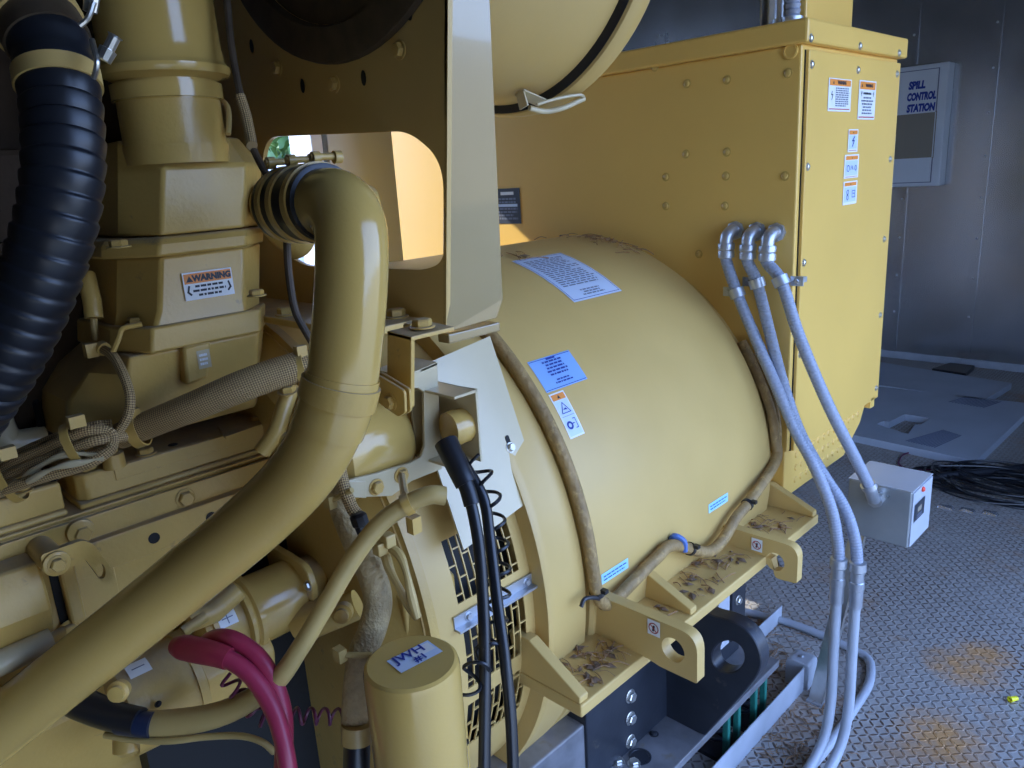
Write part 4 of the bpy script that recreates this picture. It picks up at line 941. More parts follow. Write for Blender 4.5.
# bodies behind: cylinder head casting with ribs
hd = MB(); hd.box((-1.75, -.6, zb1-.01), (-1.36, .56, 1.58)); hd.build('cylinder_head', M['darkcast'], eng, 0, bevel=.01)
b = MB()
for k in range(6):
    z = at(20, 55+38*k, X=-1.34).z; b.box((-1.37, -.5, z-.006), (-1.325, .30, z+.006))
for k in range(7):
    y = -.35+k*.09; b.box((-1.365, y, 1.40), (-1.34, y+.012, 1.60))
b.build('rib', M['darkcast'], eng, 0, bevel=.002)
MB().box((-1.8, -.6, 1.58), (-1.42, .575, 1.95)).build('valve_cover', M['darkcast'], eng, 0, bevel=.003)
# flywheel housing and gear cover
fw = thing('flywheel_housing', 'yellow flywheel housing between the engine and the louvred generator end', 'housing', (GX, .62, GZ-.55))
MB().lathe((GX, .575, GZ), UY, [(0, .3), (0, .50), (.03, .535), (.05, .555), (.052, .565), (.068, .565), (.07, .3)], 96).build('bell', M['cast'], fw)
GXF = -.87
gy1_, gy0_ = at(455, 575, X=GXF).y, at(402, 590, X=GXF).y
zt_ = at(455, 574, X=GXF).z
zu = at(420, 522, X=-.98).z
P = [(GXF, zt_), (GXF, .50), (-1.1, .50), (-1.1, zu+.03), (-.985, zu)]
MB().prism([(x, gy0_, z) for x, z in P], (0, gy1_-gy0_, 0)).build('gear_cover', M['cast'], fw, 20, bevel=.004)
p = at(430, 645, X=GXF); MB().box((GXF, gy0_, p.z-.003), (GXF+.004, gy1_, p.z+.003)).build('seam_strip', M['sheet'], fw, 0)
# ================================================================== TURBO PEDESTAL AND EXHAUST STACK
PX = -1.15
ped = thing('turbo_pedestal', 'boxy yellow casting under the exhaust stack, with a small warning label', 'casting', (-1.2, .47, zt1))
def sl(u, v): d = ray(u, v); return d.x/d.y
def level(v, uA, uB, uC, uD, dx=0., cz=None):
    z = at(200, v, X=PX).z if cz is None else cz
    xA, xB, xD = PX-.075+dx, PX+dx, PX-.05+dx
    vv = v
    return [V((xA, xA/sl(uA, vv), z)), V((xB, xB/sl(uB, vv), z)), V((xB, xB/sl(uC, vv), z)), V((xD, xD/sl(uD, vv), z)), V((-1.42, xD/sl(uD, vv), z)), V((-1.42, xA/sl(uA, vv), z))]
NC = at(177, 150, t=1.155); nz = at(174, 105, t=1.155).z
NC = V((NC.x, NC.y, nz))
def ring(z, r, n=48): return [V((NC.x+r*math.cos(a), NC.y+r*math.sin(a), z)) for a in (2*PI*k/n for k in range(n))]
def dense(poly, z=None):
    """sample a polygon around the neck axis so it can be skinned to a circle"""
    out = []
    for k in range(48):
        a = 2*PI*k/48; d = V((math.cos(a), math.sin(a), 0)); best = None
        for i in range(len(poly)):
            p, q = poly[i]-NC, poly[(i+1) % len(poly)]-NC
            e = q-p; den = d.x*e.y-d.y*e.x
            if abs(den) < 1e-9: continue
            t = (p.x*e.y-p.y*e.x)/den; s = (p.x*d.y-p.y*d.x)/den
            if t > 0 and -1e-6 <= s <= 1+1e-6 and (best is None or t > best): best = t
        out.append(V((NC.x+d.x*best, NC.y+d.y*best, poly[0].z if z is None else z)))
    return out
h0 = level(232, 117, 160, 244, 262); h1 = level(166, 122, 163, 246, 262, -.004)
zn0, zn1 = at(174, 150, t=1.134).z, at(174, 101, t=1.134).z
h2 = level(134, 130, 172, 226, 238, -.045)
h1[0].z += .042; h1[5].z += .042
MB().loft([h0, h1, h2]).build('hood', M['cast'], ped, 20, bevel=.005, seg=3)
MB().loft([ring(h1[0].z-.01, .0745), ring(zn0-.02, .0725), ring(zn1, .0715)]).build('neck', M['cast'], ped, 30)
MB().loft([level(252, 100, 158, 247, 265, .008), level(240, 100, 158, 247, 265, .008), level(233, 104, 160, 245, 263, .002)]).build('upper_flange', M['cast'], ped, 20, bevel=.004)
MB().loft([level(330, 112, 150, 250, 262, .006), level(305, 115, 158, 246, 262), level(252, 116, 160, 244, 262)]).build('neck_box', M['cast'], ped, 20, bevel=.005)
MB().loft([level(343, 108, 150, 262, 268, .012), level(318, 108, 150, 262, 268, .012)]).build('lower_flange', M['cast'], ped, 20, bevel=.004)
MB().loft([level(425, 62, 128, 258, 264, -.012), level(385, 64, 128, 259, 264, -.008), level(360, 84, 124, 260, 266, -.004), level(343, 110, 126, 261, 267, .0)]).build('base_body', M['cast'], ped, 20, bevel=.010, seg=3)
# knob box with a pale worn label
bx = [at(u, v, X=PX+.014) for u, v in ((183, 347), (212, 341), (209, 378), (187, 386))]
MB().prism(bx, (-.03, 0, 0)).build('lug_boss', M['cast'], ped, 20, bevel=.005)
b = at(204, 359, X=PX+.0145); d = Decal(flat(b, UY, UZ), .02, .028, M['sheet']); d.lines(-.007, .007, .01, -.01, 3, M['label_white'], 1); d.build('worn_label', ped, 'small pale worn label')
P = [at(u, v, X=PX+.0015) for u, v in ((182, 273), (231.5, 267.4), (233.5, 294), (184, 301))]
c = sum(P, V((0, 0, 0)))/4; w_, h_ = (P[1]-P[0]).length, (P[0]-P[3]).length
ex = (P[1]-P[0]).normalized(); ey = (P[0]-P[3]); ey = (ey-ex*ey.dot(ex)).normalized()
d = Decal(flat(c+V((.001, 0, 0)), UY, UZ), w_, h_, M['label_white'])
d.rect(0, h_*.27, w_*.95, h_*.36, M['orange']); d.text('WARNING', h_*.30, w_*.08, h_*.26, M['ink'], 2, .0008); tri(d, -w_*.37, h_*.26, h_*.13, M['ink'])
d.lines(-w_*.34, w_*.34, h_*.06, -h_*.42, 3, M['ink'], 2, .5, True)
for s in (-1, 1): d.line([(s*w_*.40, h_*.0), (s*w_*.43, -h_*.2), (s*w_*.38, -h_*.3)], .003, M['ink'])
d.build('warning_label', ped, 'small white label with an orange WARNING band')
for u, v, z in ((118, 242, level(240, 100, 158, 247, 265)[0].z), (136, 319, level(318, 108, 150, 262, 268)[0].z)):
    p = at(u, v, Z=z+.008); bolt(ped, (p.x, p.y, z), UZ, .0125, M['cast'])
p = at(257, 296, t=1.124); bolt(ped, p, UZ, .0105, M['cast'])
# stack
st = thing('exhaust_stack', 'wide upright yellow exhaust pipe with a clamped joint, left of the dark bracket', 'pipe', (NC.x, NC.y, zn1))
zb_, zc0, zc1 = at(170, 72, t=1.134).z, at(170, 101, t=1.134).z, at(170, 86, t=1.134).z
MB().lathe((NC.x, NC.y, 0), UZ, [(zc0-.002, .072), (zc1+.004, .072), (zc1+.006, .076), (zb_-.012, .079), (zb_-.009, .090), (zb_-.004, .093), (zb_+.002, .093), (zb_+.007, .089), (zb_+.010, .087), (zb_+.03, .084), (zb_+.10, .083), (2.7, .083)], 64).build('pipe_run', M['gloss'], st)
ck_ = MB(); ck_.lathe((NC.x, NC.y, zc0), UZ, [(0, .0735), (0, .0775), (zc1-zc0, .0775), (zc1-zc0, .0735)], 64, False); vb = ck_.build('clamp_band', M['gloss'], st)
p = at(158, 92, t=1.0745); q = at(146, 93, t=1.082); b = MB(); b.tube([q, p], .004, 8, smooth=False); b.lathe(q, (p-q), [(0, .009), (.007, .009)], 6); b.lathe(p, (q-p), [(0, .008), (.012, .008)], 6); b.build('clamp_bolt', M['zinc'], vb)
# thin drain line at the right of the neck
tag(MB().tube([at(221, 100, t=1.176), at(227, 106, t=1.166), at(229, 118, t=1.155), at(228, 134, t=1.145)], .0042, 10).build('drain_line', M['tan'], None), 'thin bent tan line at the right of the exhaust joint', 'pipe')
# ================================================================== BIG COOLANT PIPE
TK = 1.05
PR = .0402
pp = [(322, 203, .90), (338, 206, .872), (349, 222, .855), (352, 250, .85), (351, 290, .852), (347, 340, .858), (341, 385, .866), (327, 430, .88), (302, 473, .902), (262, 515, .93), (187, 578, .965), (100, 648, .985), (0, 727, 1.0), (-80, 790, .98)]
PP = [at(u, v, t=t) for u, v, t in pp]
bp = thing('coolant_pipe', 'big smooth yellow pipe bending down across the front of the engine', 'pipe', PP[9])
MB().tube(PP, PR, 32, 14).build('pipe_run', M['gloss'], bp)
CPP = catmull(PP, 14)
def seg(v0, v1):
    """stretch of the pipe's centre line between two heights"""
    return [p for p in CPP if v1 <= p.z <= v0]
z0, z1 = at(343, 372, t=.865).z, at(336, 405, t=.868).z
b = MB(); b.tube(seg(z0, z1-.03), PR+.0018, 32, smooth=False); b.build('sleeve', M['gloss'], bp)
z0, z1 = at(343, 381, t=.865).z, at(336, 402, t=.868).z
clampset = seg(z0, z1)
b = MB(); b.tube(clampset, PR+.0045, 32, smooth=False); cl = b.build('clamp_band', M['cast'], bp)
b = MB(); Yp = .535
P = fillet([at(u, v, Y=Yp) for u, v in ((356, 374), (376, 374), (404, 391), (405, 413), (398, 417), (374, 400), (352, 402))], [0, .01, .006, .004, .004, .006, 0])
b.prism(P, (0, .004, 0)); b.prism([p+V((0, .008, 0)) for p in P], (0, .004, 0)); b.build('clamp_ear', M['cast'], cl, 0, bevel=.001)
bolt(cl, at(391, 402, Y=Yp), (0, -1, 0), .0085, M['cast'])
# hanger strap from the base flange to the clamp
hg = thing('pipe_hanger', 'dark bent hanger strap holding the big pipe to the bracket base', 'bracket', at(400, 350, Y=.62))
P = fillet([at(u, v, Y=.56) for u, v in ((387, 331), (411, 337), (411, 408), (404, 411), (399, 390), (387, 381))], [0, 0, .003, .003, .01, .005])
MB().prism(P, (0, .006, 0)).build('strap', M['cast'], hg, 0, bevel=.001)
a_, c_ = at(387, 331, Y=.56), at(411, 337, Y=.56)
MB().prism([a_, c_, c_+V((0, 0.07, .0)), a_+V((0, 0.07, .0))], (0, 0, -.005)).build('tab', M['cast'], hg, 0, bevel=.001)
bolt(hg, (a_+c_)/2+V((0.003, .035, .002)), UZ, .0125, M['cast'])
# rubber coupling at the top of the pipe
cs = PP[0]; cdir = V((-1, .10, -.02)).normalized()
cpl = thing('hose_coupling', 'dark clamped hose coupling at the top end of the big pipe', 'coupling', cs)
MB().lathe(cs-cdir*.012, cdir, [(0, PR+.001), (.001, PR+.0045), (.115, PR+.0045), (.116, PR)], 40).build('sleeve', M['black_rubber'], cpl)
for k, dd in enumerate((.0, .042, .075)):
    o = cs+cdir*dd; b = MB(); b.lathe(o, cdir, [(0, PR+.004), (0, PR+.0072), (.012, PR+.0072), (.012, PR+.004)], 40, False)
    bd = b.build('clamp_band', M['cast'], cpl)
    up = V((0, 0, 1)); tp = o+cdir*.006+up*(PR+.012)+V((0, .016-.012*k, 0)); side_ = cdir.cross(up).normalized()
    b = MB(); b.lathe(tp-side_*.02, side_, [(0, .004), (.034, .004)], 12)
    for s in (-.018, .010): b.lathe(tp+side_*s-V((0, 0, .001)), side_, [(0, .0075), (.009, .0075)], 14)
    b.build('clamp_bolt', M['cast'], bd)
pe = cs+cdir*.10
tag(MB().tube([pe+V((.02, 0, 0)), pe+V((.0, .03, -.002)), pe+V((-.005, .08, -.01)), pe+V((-.005, .12, -.02))], PR, 24).build('inlet_pipe', M['cast'], None), 'short yellow pipe behind the dark hose coupling', 'pipe')
e0 = at(273, 212, t=1.22); tag(MB().tube([e0+V((-.05, .06, .02)), e0+V((-.01, 0, .015)), e0+V((.0, .01, -.02)), e0+V((-.02, .05, -.055))], .030, 20).build('return_elbow', M['cast'], None), 'brownish elbow pipe between the pedestal and the hose coupling', 'pipe')
# ================================================================== BLACK CORRUGATED HOSE
hp = [(20, -10, .86), (36, 20, .85), (50, 46, .84), (58, 80, .835), (63, 120, .83), (64, 165, .825), (58, 215, .825), (44, 265, .83), (24, 315, .84), (0, 362, .85), (-40, 425, .87)]
HP = [at(u, v, t=t) for u, v, t in hp]; HR = .0405
hs = thing('corrugated_hose', 'thick black corrugated air hose curving down the left edge', 'hose', HP[5])
CH = catmull(HP, 14)
def hidx(v): z = at(50, v, t=.84).z; return min(range(len(CH)//2), key=lambda k: abs(CH[k].z-z))
i0 = hidx(86)
def saw(s, p=.0205):
    x = (s % p)/p; return HR+.0026*(1-(x-.12)**2*1.6 if x > .12 else .1+x*7.)-.002
MB().tube(CH[i0:], HR, 36, smooth=False, ds=.0017, rf=saw).build('hose_body', M['black_rubber'], hs, 60)
MB().tube(CH[hidx(40):i0+2], HR-.001, 36, smooth=False, ds=.003, rf=lambda s: HR-.0005+.0013*math.sin(s*2*PI/.03)).build('cuff', M['black_rubber'], hs, 60)
b = MB(); i1 = hidx(73); i2 = hidx(90); b.tube(CH[i1:i2+1], HR+.003, 40, smooth=False); hb = b.build('clamp_band', M['paint'], hs)

b = MB(); b.lathe(at(103, 60, t=.80), V((.2, .5, .8)), [(0, .008), (.012, .009), (.013, .006), (.026, .006), (.028, .008)], 10); b.tube([at(92, 40, t=.80), at(97, 62, t=.79), at(94, 78, t=.8)], .003, 8); b.build('clamp_screw', M['zinc'], hb)
MB().tube(CH[0:hidx(46)], HR+.0035, 36, smooth=False).build('upper_collar', M['brown'], hs)
b = MB(); b.tube(CH[0:hidx(28)], HR+.007, 36, smooth=False); b.build('top_band', M['paint'], hs)
b = MB(); b.lathe(at(90, 12, t=.81), V((.1, .3, 1)), [(0, .007), (.02, .008), (.022, .005), (.04, .006)], 10); b.tube([at(80, 26, t=.80), at(88, 18, t=.8), at(94, 2, t=.8)], .003, 8); b.build('band_screw', M['zinc'], hs)
sp_ = at(95, 25, t=1.25); o = MB().box((sp_.x-.012, sp_.y-.018, at(95, 52, t=1.25).z), (sp_.x-.004, sp_.y+.018, 2.2)); tag(o.build('support_bar', M['cast'], None, 0, bevel=.003), 'flat yellow bar between the black hose and the exhaust stack', 'bar')
# ================================================================== LOOMS ON TOP OF THE ENGINE
lm = thing('braided_loom', 'thick braided cable loom running along the top of the engine covers', 'cable loom', at(180, 420, t=1.05*TK))
TK = 1.05
B_ = lambda L: [at(u, v, t=t*TK) for u, v, t in L]
MB().tube(B_([(120, 436, 1.06), (150, 424, 1.05), (190, 408, 1.045), (240, 387, 1.05), (285, 371, 1.07), (312, 366, 1.09), (330, 380, 1.10)]), .0215, 18, 10, rf=lambda s: .019+.004*min(1, s/.2)).build('sleeve', M['braid'], lm)
for (u, v, t) in ((133, 432, 1.055), (298, 369, 1.08)):
    p = at(u, v, t=t*TK); q = at(u+6, v-2, t=t*TK); b = MB(); b.lathe(p, q-p, [(0, .0225), (0, .025), (.015, .025), (.015, .0225)], 24, False); b.box(p+V((.004, -.006, .02)), p+V((.016, .010, .036))); b.build('clip', M['cast'], lm)
bl = thing('braided_bundle', 'bundle of thin braided cables looped and strapped at the left of the engine', 'cable loom', at(50, 450, t=1.0*TK))
for r, L in ((.0085, [(-30, 488, 1.02), (10, 466, 1.01), (50, 447, 1.0), (85, 432, 1.0), (108, 432, 1.01), (112, 443, 1.01), (106, 452, 1.0), (90, 456, 1.0)]),
             (.0075, [(-30, 500, 1.01), (15, 473, 1.0), (45, 460, .995), (80, 446, .995), (100, 440, 1.0), (125, 437, 1.03)]),
             (.0080, [(-30, 505, .99), (5, 490, .985), (40, 478, .98), (75, 468, .985), (95, 460, .99), (112, 448, 1.0)]),
             (.0070, [(-30, 478, 1.03), (10, 458, 1.03), (50, 440, 1.02), (90, 427, 1.02), (112, 424, 1.03)])):
    MB().tube(B_(L), r, 12, 8).build('braided_cable', M['braid'], bl)
for L in ([(24, 478, .985), (40, 466, .98), (60, 456, .98), (80, 454, .985), (100, 456, .99)], [(28, 482, .975), (45, 472, .97), (62, 466, .97), (84, 462, .98), (104, 458, .99)]):
    MB().tube(B_(L), .0045, 8, 8, rf=lambda s: .004+.0012*math.sin(s*120)).build('taped_lead', M['sheet'], bl)
for (u, v, t) in ((78, 447, .995), (10, 478, .995)):
    p = at(u, v, t=t*TK); q = at(u+5, v-2, t=t*TK); z_ = (q-p).normalized(); y_ = UZ-z_*z_.z; y_.normalize(); x_ = y_.cross(z_)
    ro = [p+x_*(.022*math.cos(a))+y_*(.036*math.sin(a)) for a in (2*PI*k/28 for k in range(28))]
    b = MB(); b.plate([w_-z_*.006 for w_ in ro], [[p-z_*.006+x_*(.0205*math.cos(a))+y_*(.0345*math.sin(a)) for a in (2*PI*k/28 for k in range(28))]], z_*.012)
    b.box(p+V((.002, -.008, .030)), p+V((.016, .012, .046))); b.build('tie_strap', M['cast'], bl, 40)
lp_ = thing('braided_lead', 'thin braided lead arching down from the clip on the pedestal', 'cable', at(125, 390, t=1.02*TK))
MB().tube(B_([(101, 348, 1.07), (113, 356, 1.05), (123, 374, 1.03), (130, 396, 1.02), (128, 415, 1.02), (118, 432, 1.02), (108, 444, 1.01)]), .0068, 12, 8).build('sleeve', M['braid'], lp_)
b = MB(); p = at(101, 347, t=1.07*TK); b.lathe(p, at(108, 352, t=1.06*TK)-p, [(0, .010), (.010, .010)], 14); b.box(p+V((-.01, -.022, -.012)), p+V((.006, -.006, .008))); b.build('clip', M['cast'], lp_, 30)
b = MB(); b.tube(B_([(112, 354, 1.05), (118, 340, 1.05), (122, 329, 1.05), (132, 326, 1.055), (142, 324, 1.06)]), .004, 8); b.build('hook', M['cast'], lp_)
p = at(111, 417, t=1.09*TK); b = MB(); b.lathe(p, V((.8, -.5, .2)), [(0, .009), (.012, .009), (.016, .004)], 14); tag(b.build('grease_nipple', M['cast'], None), 'small round nipple on the casting beside the braided bundle', 'fitting')
# stub pipes by the loom
fs = thing('fuel_fitting', 'stubby bolted pipe fitting under the loom, left of the big pipe', 'fitting', at(280, 430, t=1.08*TK))
MB().tube(B_([(292, 385, 1.09), (284, 408, 1.08), (276, 432, 1.07), (262, 452, 1.07)]), .0125, 16, 8).build('tube', M['cast'], fs)
bolt(fs, at(288, 392, t=1.075*TK), V((.15, -.1, 1)), .012, M['cast'])
MB().tube(B_([(272, 430, 1.08), (290, 440, 1.07), (318, 430, 1.07)]), .010, 14, 8).build('branch', M['cast'], fs)
q = at(20, 430, t=1.12*TK); el = MB(); el.tube([q+V((0, -.03, .07)), q+V((0, -.025, .0)), q+V((0, -.01, -.02)), q+V((.0, .03, -.025))], .023, 18)
tag(el.build('breather_elbow', M['sheet'], None), 'pale tan elbow behind the black hose end', 'pipe')
tag(MB().tube(B_([(18, 368, 1.2), (30, 385, 1.17), (38, 410, 1.15), (42, 432, 1.14)]), .006, 10).build('drain_hose', M['black_rubber'], None), 'thin dark hose behind the black corrugated hose', 'hose')
sn = thing('sensor', 'small cylindrical sensor on the casting between hose and pedestal', 'sensor', at(90, 285, t=1.12*TK))
MB().tube(B_([(86, 275, 1.10), (92, 300, 1.09), (94, 318, 1.09)]), .013, 16, smooth=False).build('sensor_body', M['cast'], sn); MB().tube(B_([(94, 318, 1.09), (95, 340, 1.10)]), .005, 10, smooth=False).build('lead', M['tan'], sn)
# dark lead hanging in front of the bracket plate
wl_ = thing('dark_lead', 'dark taped cable hanging past the left edge of the bracket window', 'cable', at(290, 260, t=.99*TK))
MB().tube(B_([(226, -10, 1.03), (232, 50, 1.03), (243, 108, 1.02), (250, 140, 1.01), (264, 170, 1.0), (282, 196, .99), (288, 215, .985), (287, 240, .98), (289, 275, .98), (295, 310, .985), (306, 332, .99), (318, 352, 1.0)]), .0052, 10, 8).build('cable_run', M['brown'], wl_)
MB().tube(B_([(240, 96, 1.02), (246, 116, 1.018), (251, 140, 1.008), (252, 146, 1.0)]), .0075, 10, 8).build('braided_end', M['braid'], wl_)
MB().tube(B_([(262, 215, 1.01), (272, 222, .99), (287, 212, .98), (296, 205, .975)]), .006, 10, 8).build('branch', M['brown'], wl_)
TK = 1.0
# ================================================================== SENSOR COVER PLATE AND CONNECTOR BOX
CPX = -.865
cvp = thing('cover_plate', 'pale yellow plate with a rounded opening, right of the big pipe', 'plate', at(420, 470, X=CPX))
outer = [at(u, v, X=CPX) for u, v in ((405, 376), (437.5, 362), (442, 469), (412, 481), (392, 496), (346, 498), (346, 481), (378, 473), (410, 463), (421, 457), (425, 446), (424, 392), (418, 388), (405, 391))]
MB().prism(outer, (-.006, 0, 0)).build('face', M['sheet'], cvp, 30, bevel=.001)
b = MB(); P = [at(u, v, X=CPX) for u, v in ((437.5, 362), (404, 376))]; b.prism([P[0], P[1], P[1]+V((-.07, 0, 0)), P[0]+V((-.07, 0, 0))], (0, 0, -.004)); b.build('top_fold', M['sheet'], cvp, 0)
P = [at(u, v, X=CPX) for u, v in ((346, 481), (366, 481), (366, 498), (346, 497))]
MB().prism([p+V((.001, 0, 0)) for p in P], (-.006, 0, 0)).build('tab', M['sheet'], cvp, 0, bevel=.001)
for u, v in ((376, 487), (401, 475)): bolt(cvp, at(u, v, X=CPX), UX, .0095, M['cast'])
c = at(400, 436, X=-.95); ml = MB(); ml.lathe((c.x, .535, c.z+.008), UY, [(0, .04), (.004, .066), (.014, .076), (.115, .076), (.131, .066), (.133, .03)], 40)
tag(ml.build('actuator_housing', M['gloss'], None), 'shiny rounded housing behind the opening of the pale plate', 'housing')
zt_ = at(470, 392, X=-.80).z; zb_ = at(475, 461, X=-.81).z
y1 = at(478, 400, X=-.80).y; y0 = at(441, 400, X=-.83).y
cbx = thing('connector_box', 'small open-fronted box around the round plug on the pale cover sheet', 'box', (-.84, (y0+y1)/2, zb_))
b = MB(); b.box((-.905, y0, zt_-.004), (-.80, y1, zt_)); b.box((-.905, y1-.004, zb_), (-.80, y1, zt_)); b.box((-.905, y0, zb_), (-.901, y1, zt_)); b.box((-.905, y1-.05, zb_), (-.81, y1, zb_+.004)); b.build('shell', M['sheet'], cbx, 0, bevel=.001)
pc = at(461, 425, X=-.835)
b = MB(); b.lathe(pc+V((0, -.026, 0)), V((.12, 1, 0)), [(0, .018), (.001, .0255), (.008, .0265), (.012, .0275), (.018, .0265), (.036, .0265), (.04, .022), (.041, .01)], 32); b.build('plug_ring', M['gloss'], cbx)
# black cables from the plug
def cable(name, label, L, r, mat, cat, group=None, boot=None):
    root = thing(name, label, cat, at(*L[len(L)//2][:2], t=L[len(L)//2][2]), group)
    MB().tube(B_(L), r, 14, 10).build('cable_run', mat, root)
    return root
k = cable('battery_cable', 'black battery cable from the round plug, nearer the louvres', [(455, 448, 1.12), (468, 470, 1.11), (484, 500, 1.10), (490, 540, 1.09), (497, 600, 1.07), (505, 660, 1.05), (511, 720, 1.04), (514, 800, 1.03)], .0082, M['black_cable'], 'cable', 'black cables hanging from the round plug')
k2_ = cable('battery_cable', 'black battery cable with a fat boot, left of its pair', [(450, 450, 1.10), (458, 468, 1.09), (468, 492, 1.08), (478, 540, 1.07), (483, 600, 1.06), (485, 680, 1.04), (484, 800, 1.02)], .0085, M['black_cable'], 'cable', 'black cables hanging from the round plug')
MB().tube(B_([(446, 442, 1.105), (453, 457, 1.095), (461, 474, 1.085), (466, 484, 1.082)]), .0165, 16, 8, rf=lambda s: .0175-.03*s).build('boot', M['black_rubber'], k2_)
MB().tube(B_([(464, 480, 1.083), (468, 491, 1.08), (472, 505, 1.076)]), .0115, 16, 8).build('boot_neck', M['black_rubber'], k2_)
def helix(L, R, pitch, ph=0.):
    P = resample(catmull(B_(L), 12), .0012); T, N = frames(P); s = 0.; out = []
    for i, p in enumerate(P):
        a = 2*PI*s/pitch+ph; B = T[i].cross(N[i]); out.append(p+(N[i]*math.cos(a)+B*math.sin(a))*R); s += .0012
    return out
tag(MB().tube(helix([(474, 458, 1.12), (488, 490, 1.11), (496, 530, 1.11), (500, 575, 1.10), (496, 620, 1.08), (486, 655, 1.05), (474, 672, 1.03), (464, 700, 1.03)], .0150, .034), .0027, 6, smooth=False).build('coiled_wire', M['black_cable'], None), 'springy black coiled wire hanging beside the black cables', 'wire')
# ================================================================== STARTERS
SXx = -1.08
sa = at(262, 606, X=SXx)
def syy(u, v=610): return at(u, v, X=SXx).y
sm = thing('starter_motor', 'upper yellow starter motor marked with a plus label', 'starter', (SXx, sa.y, sa.z-.06))
SR = .056
A0 = V((SXx, 0, sa.z))
yy = [at(u, v, X=SXx).y for u, v in ((198, 640), (226, 628), (246, 618), (292, 597), (308, 590), (362, 568))]
MB().lathe(A0, UY, [(yy[2]-.01, .02), (yy[2]-.008, SR), (yy[3], SR), (yy[3]+.001, .02)], 40).build('field_case', M['gloss'], sm)
MB().lathe(A0, UY, [(yy[2]-.018, SR), (yy[2]-.016, SR+.006), (yy[2]-.010, SR+.006), (yy[2]-.006, SR+.002), (yy[2]-.002, SR+.006), (yy[2]+.006, SR+.006), (yy[2]+.008, SR)], 40).build('end_band', M['gloss'], sm)
MB().lathe(A0, UY, [(yy[0], .02), (yy[0]+.002, .042), (yy[1], .047), (yy[2]-.014, .048), (yy[2]-.012, .02)], 40).build('end_cap', M['cast'], sm)
P = fillet([V((SXx+x*.07, yy[3], sa.z+z*.07)) for x, z in ((-1, 1), (.75, .95), (1, .6), (.95, -.9), (-.9, -1))], .02)
fl = MB().prism(P, (0, .012, 0)).build('mounting_flange', M['gloss'], sm, 30, bevel=.002)
for x, z in ((.062, .035), (.058, -.055)): bolt(fl, (SXx+x, yy[3], sa.z+z), (0, -1, 0), .007, M['zinc'])
MB().lathe(A0, UY, [(yy[3]+.01, .05), (yy[4]+.03, .046), (yy[4]+.05, .040), (yy[5], .036), (yy[5]+.01, .02)], 36).build('nose', M['cast'], sm)
def lcyl(c, r, y, th):
    return lambda a, b, h: V((c.x+(r+h)*math.cos(math.radians(th)+b/r), y+a, c.z+(r+h)*math.sin(math.radians(th)+b/r)))
def hitcyl(u, v, c, r):
    d = ray(u, v); ox, oz = EYE.x-c.x, EYE.z-c.z; a = d.x**2+d.z**2; b = d.x*ox+d.z*oz; q = ox*ox+oz*oz-r*r
    t = (-b-math.sqrt(max(0, b*b-a*q)))/a; p = EYE+d*t
    return p.y, math.degrees(math.atan2(p.z-c.z, p.x-c.x))
hy, ht = hitcyl(227, 618, A0, .0505)
MB().lathe(A0, UY, [(hy-.022, .02), (hy-.021, .0500), (yy[2]-.014, .0503), (yy[2]-.013, .02)], 40).build('brush_cover', M['cast'], sm)
d = Decal(lcyl(A0, .0505, hy, ht), .028, .024, M['label_white'], 5); d.line([(-.008, 0), (.008, 0)], .0016, M['ink_soft']); d.line([(0, -.008), (0, .008)], .0016, M['ink_soft']); d.build('plus_label', sm, 'small white label with a plus sign')
so_ = at(205, 628, X=-1.0); b = MB(); b.tube([at(188, 622, X=-1.04), at(214, 612, X=-1.04), at(238, 590, X=-1.04)], .016, 14, smooth=False); b.build('solenoid', M['cast'], sm)
b = MB(); c0, c1 = at(183, 632, X=-1.0), at(206, 616, X=-1.0); b.tube([c0, c1], .008, 12, smooth=False); b.build('terminal', M['cast'], sm)
# lower starter
SY = -1.085
sb = at(165, 690, X=SY); A1 = V((SY, 0, sb.z))
s2 = thing('starter_motor', 'lower dark yellow starter motor marked with a minus label', 'starter', (SY, sb.y, sb.z-.08))
ye_ = [at(u, v, X=SY).y for u, v in ((118, 715), (182, 680), (196, 672), (300, 610))]
MB().lathe(A1, UY, [(ye_[0], .02), (ye_[0]+.004, .066), (ye_[1], .07), (ye_[1]+.002, .02)], 40).build('field_case', M['cast'], s2)
MB().lathe(A1, UY, [(ye_[1]-.002, .03), (ye_[1], .074), (ye_[1]+.012, .074), (ye_[1]+.014, .03)], 40).build('end_band', M['cast'], s2)
P = fillet([V((SY+x, ye_[1]+.012, sb.z+z)) for x, z in ((-.05, .06), (.03, .06), (.065, .02), (.055, -.03), (-.05, -.05))], .01)
MB().prism(P, (0, .11, 0)).build('drive_housing', M['cast'], s2, 30, bevel=.004)
hy, ht = hitcyl(138, 668, A1, .0705)
d = Decal(lcyl(A1, .0705, hy, ht), .030, .026, M['label_white'], 5); d.line([(-.008, 0), (.008, 0)], .002, M['ink_soft']); d.build('minus_label', s2, 'small white label with a minus sign')
c = at(122, 688, X=-.985); MB().lathe(c, V((.7, -.6, .2)), [(0, .012), (.012, .014), (.014, .010), (.02, .010), (.021, .004)], 16).build('drain_plug', M['cast'], s2)
bolt(s2, at(158, 704, X=SY+.07), UX, .004, M['dark'], 'dome')
pan = at(128, 738, X=-1.06); tag(MB().lathe(pan, V((.3, -.2, -1)), [(-.02, .012), (0, .020), (.015, .021), (.022, .012)], 24).build('drain_cup', M['cast'], None), 'round yellow cup under the black cable boot', 'cup')
MB().tube(B_([(300, 625, 1.24), (345, 605, 1.22)]), .03, 20, smooth=False).build('pinion_case', M['cast'], s2); 
vl = thing('valve_fitting', 'small shiny round valve below the starter nose', 'valve', at(345, 610, t=1.12))
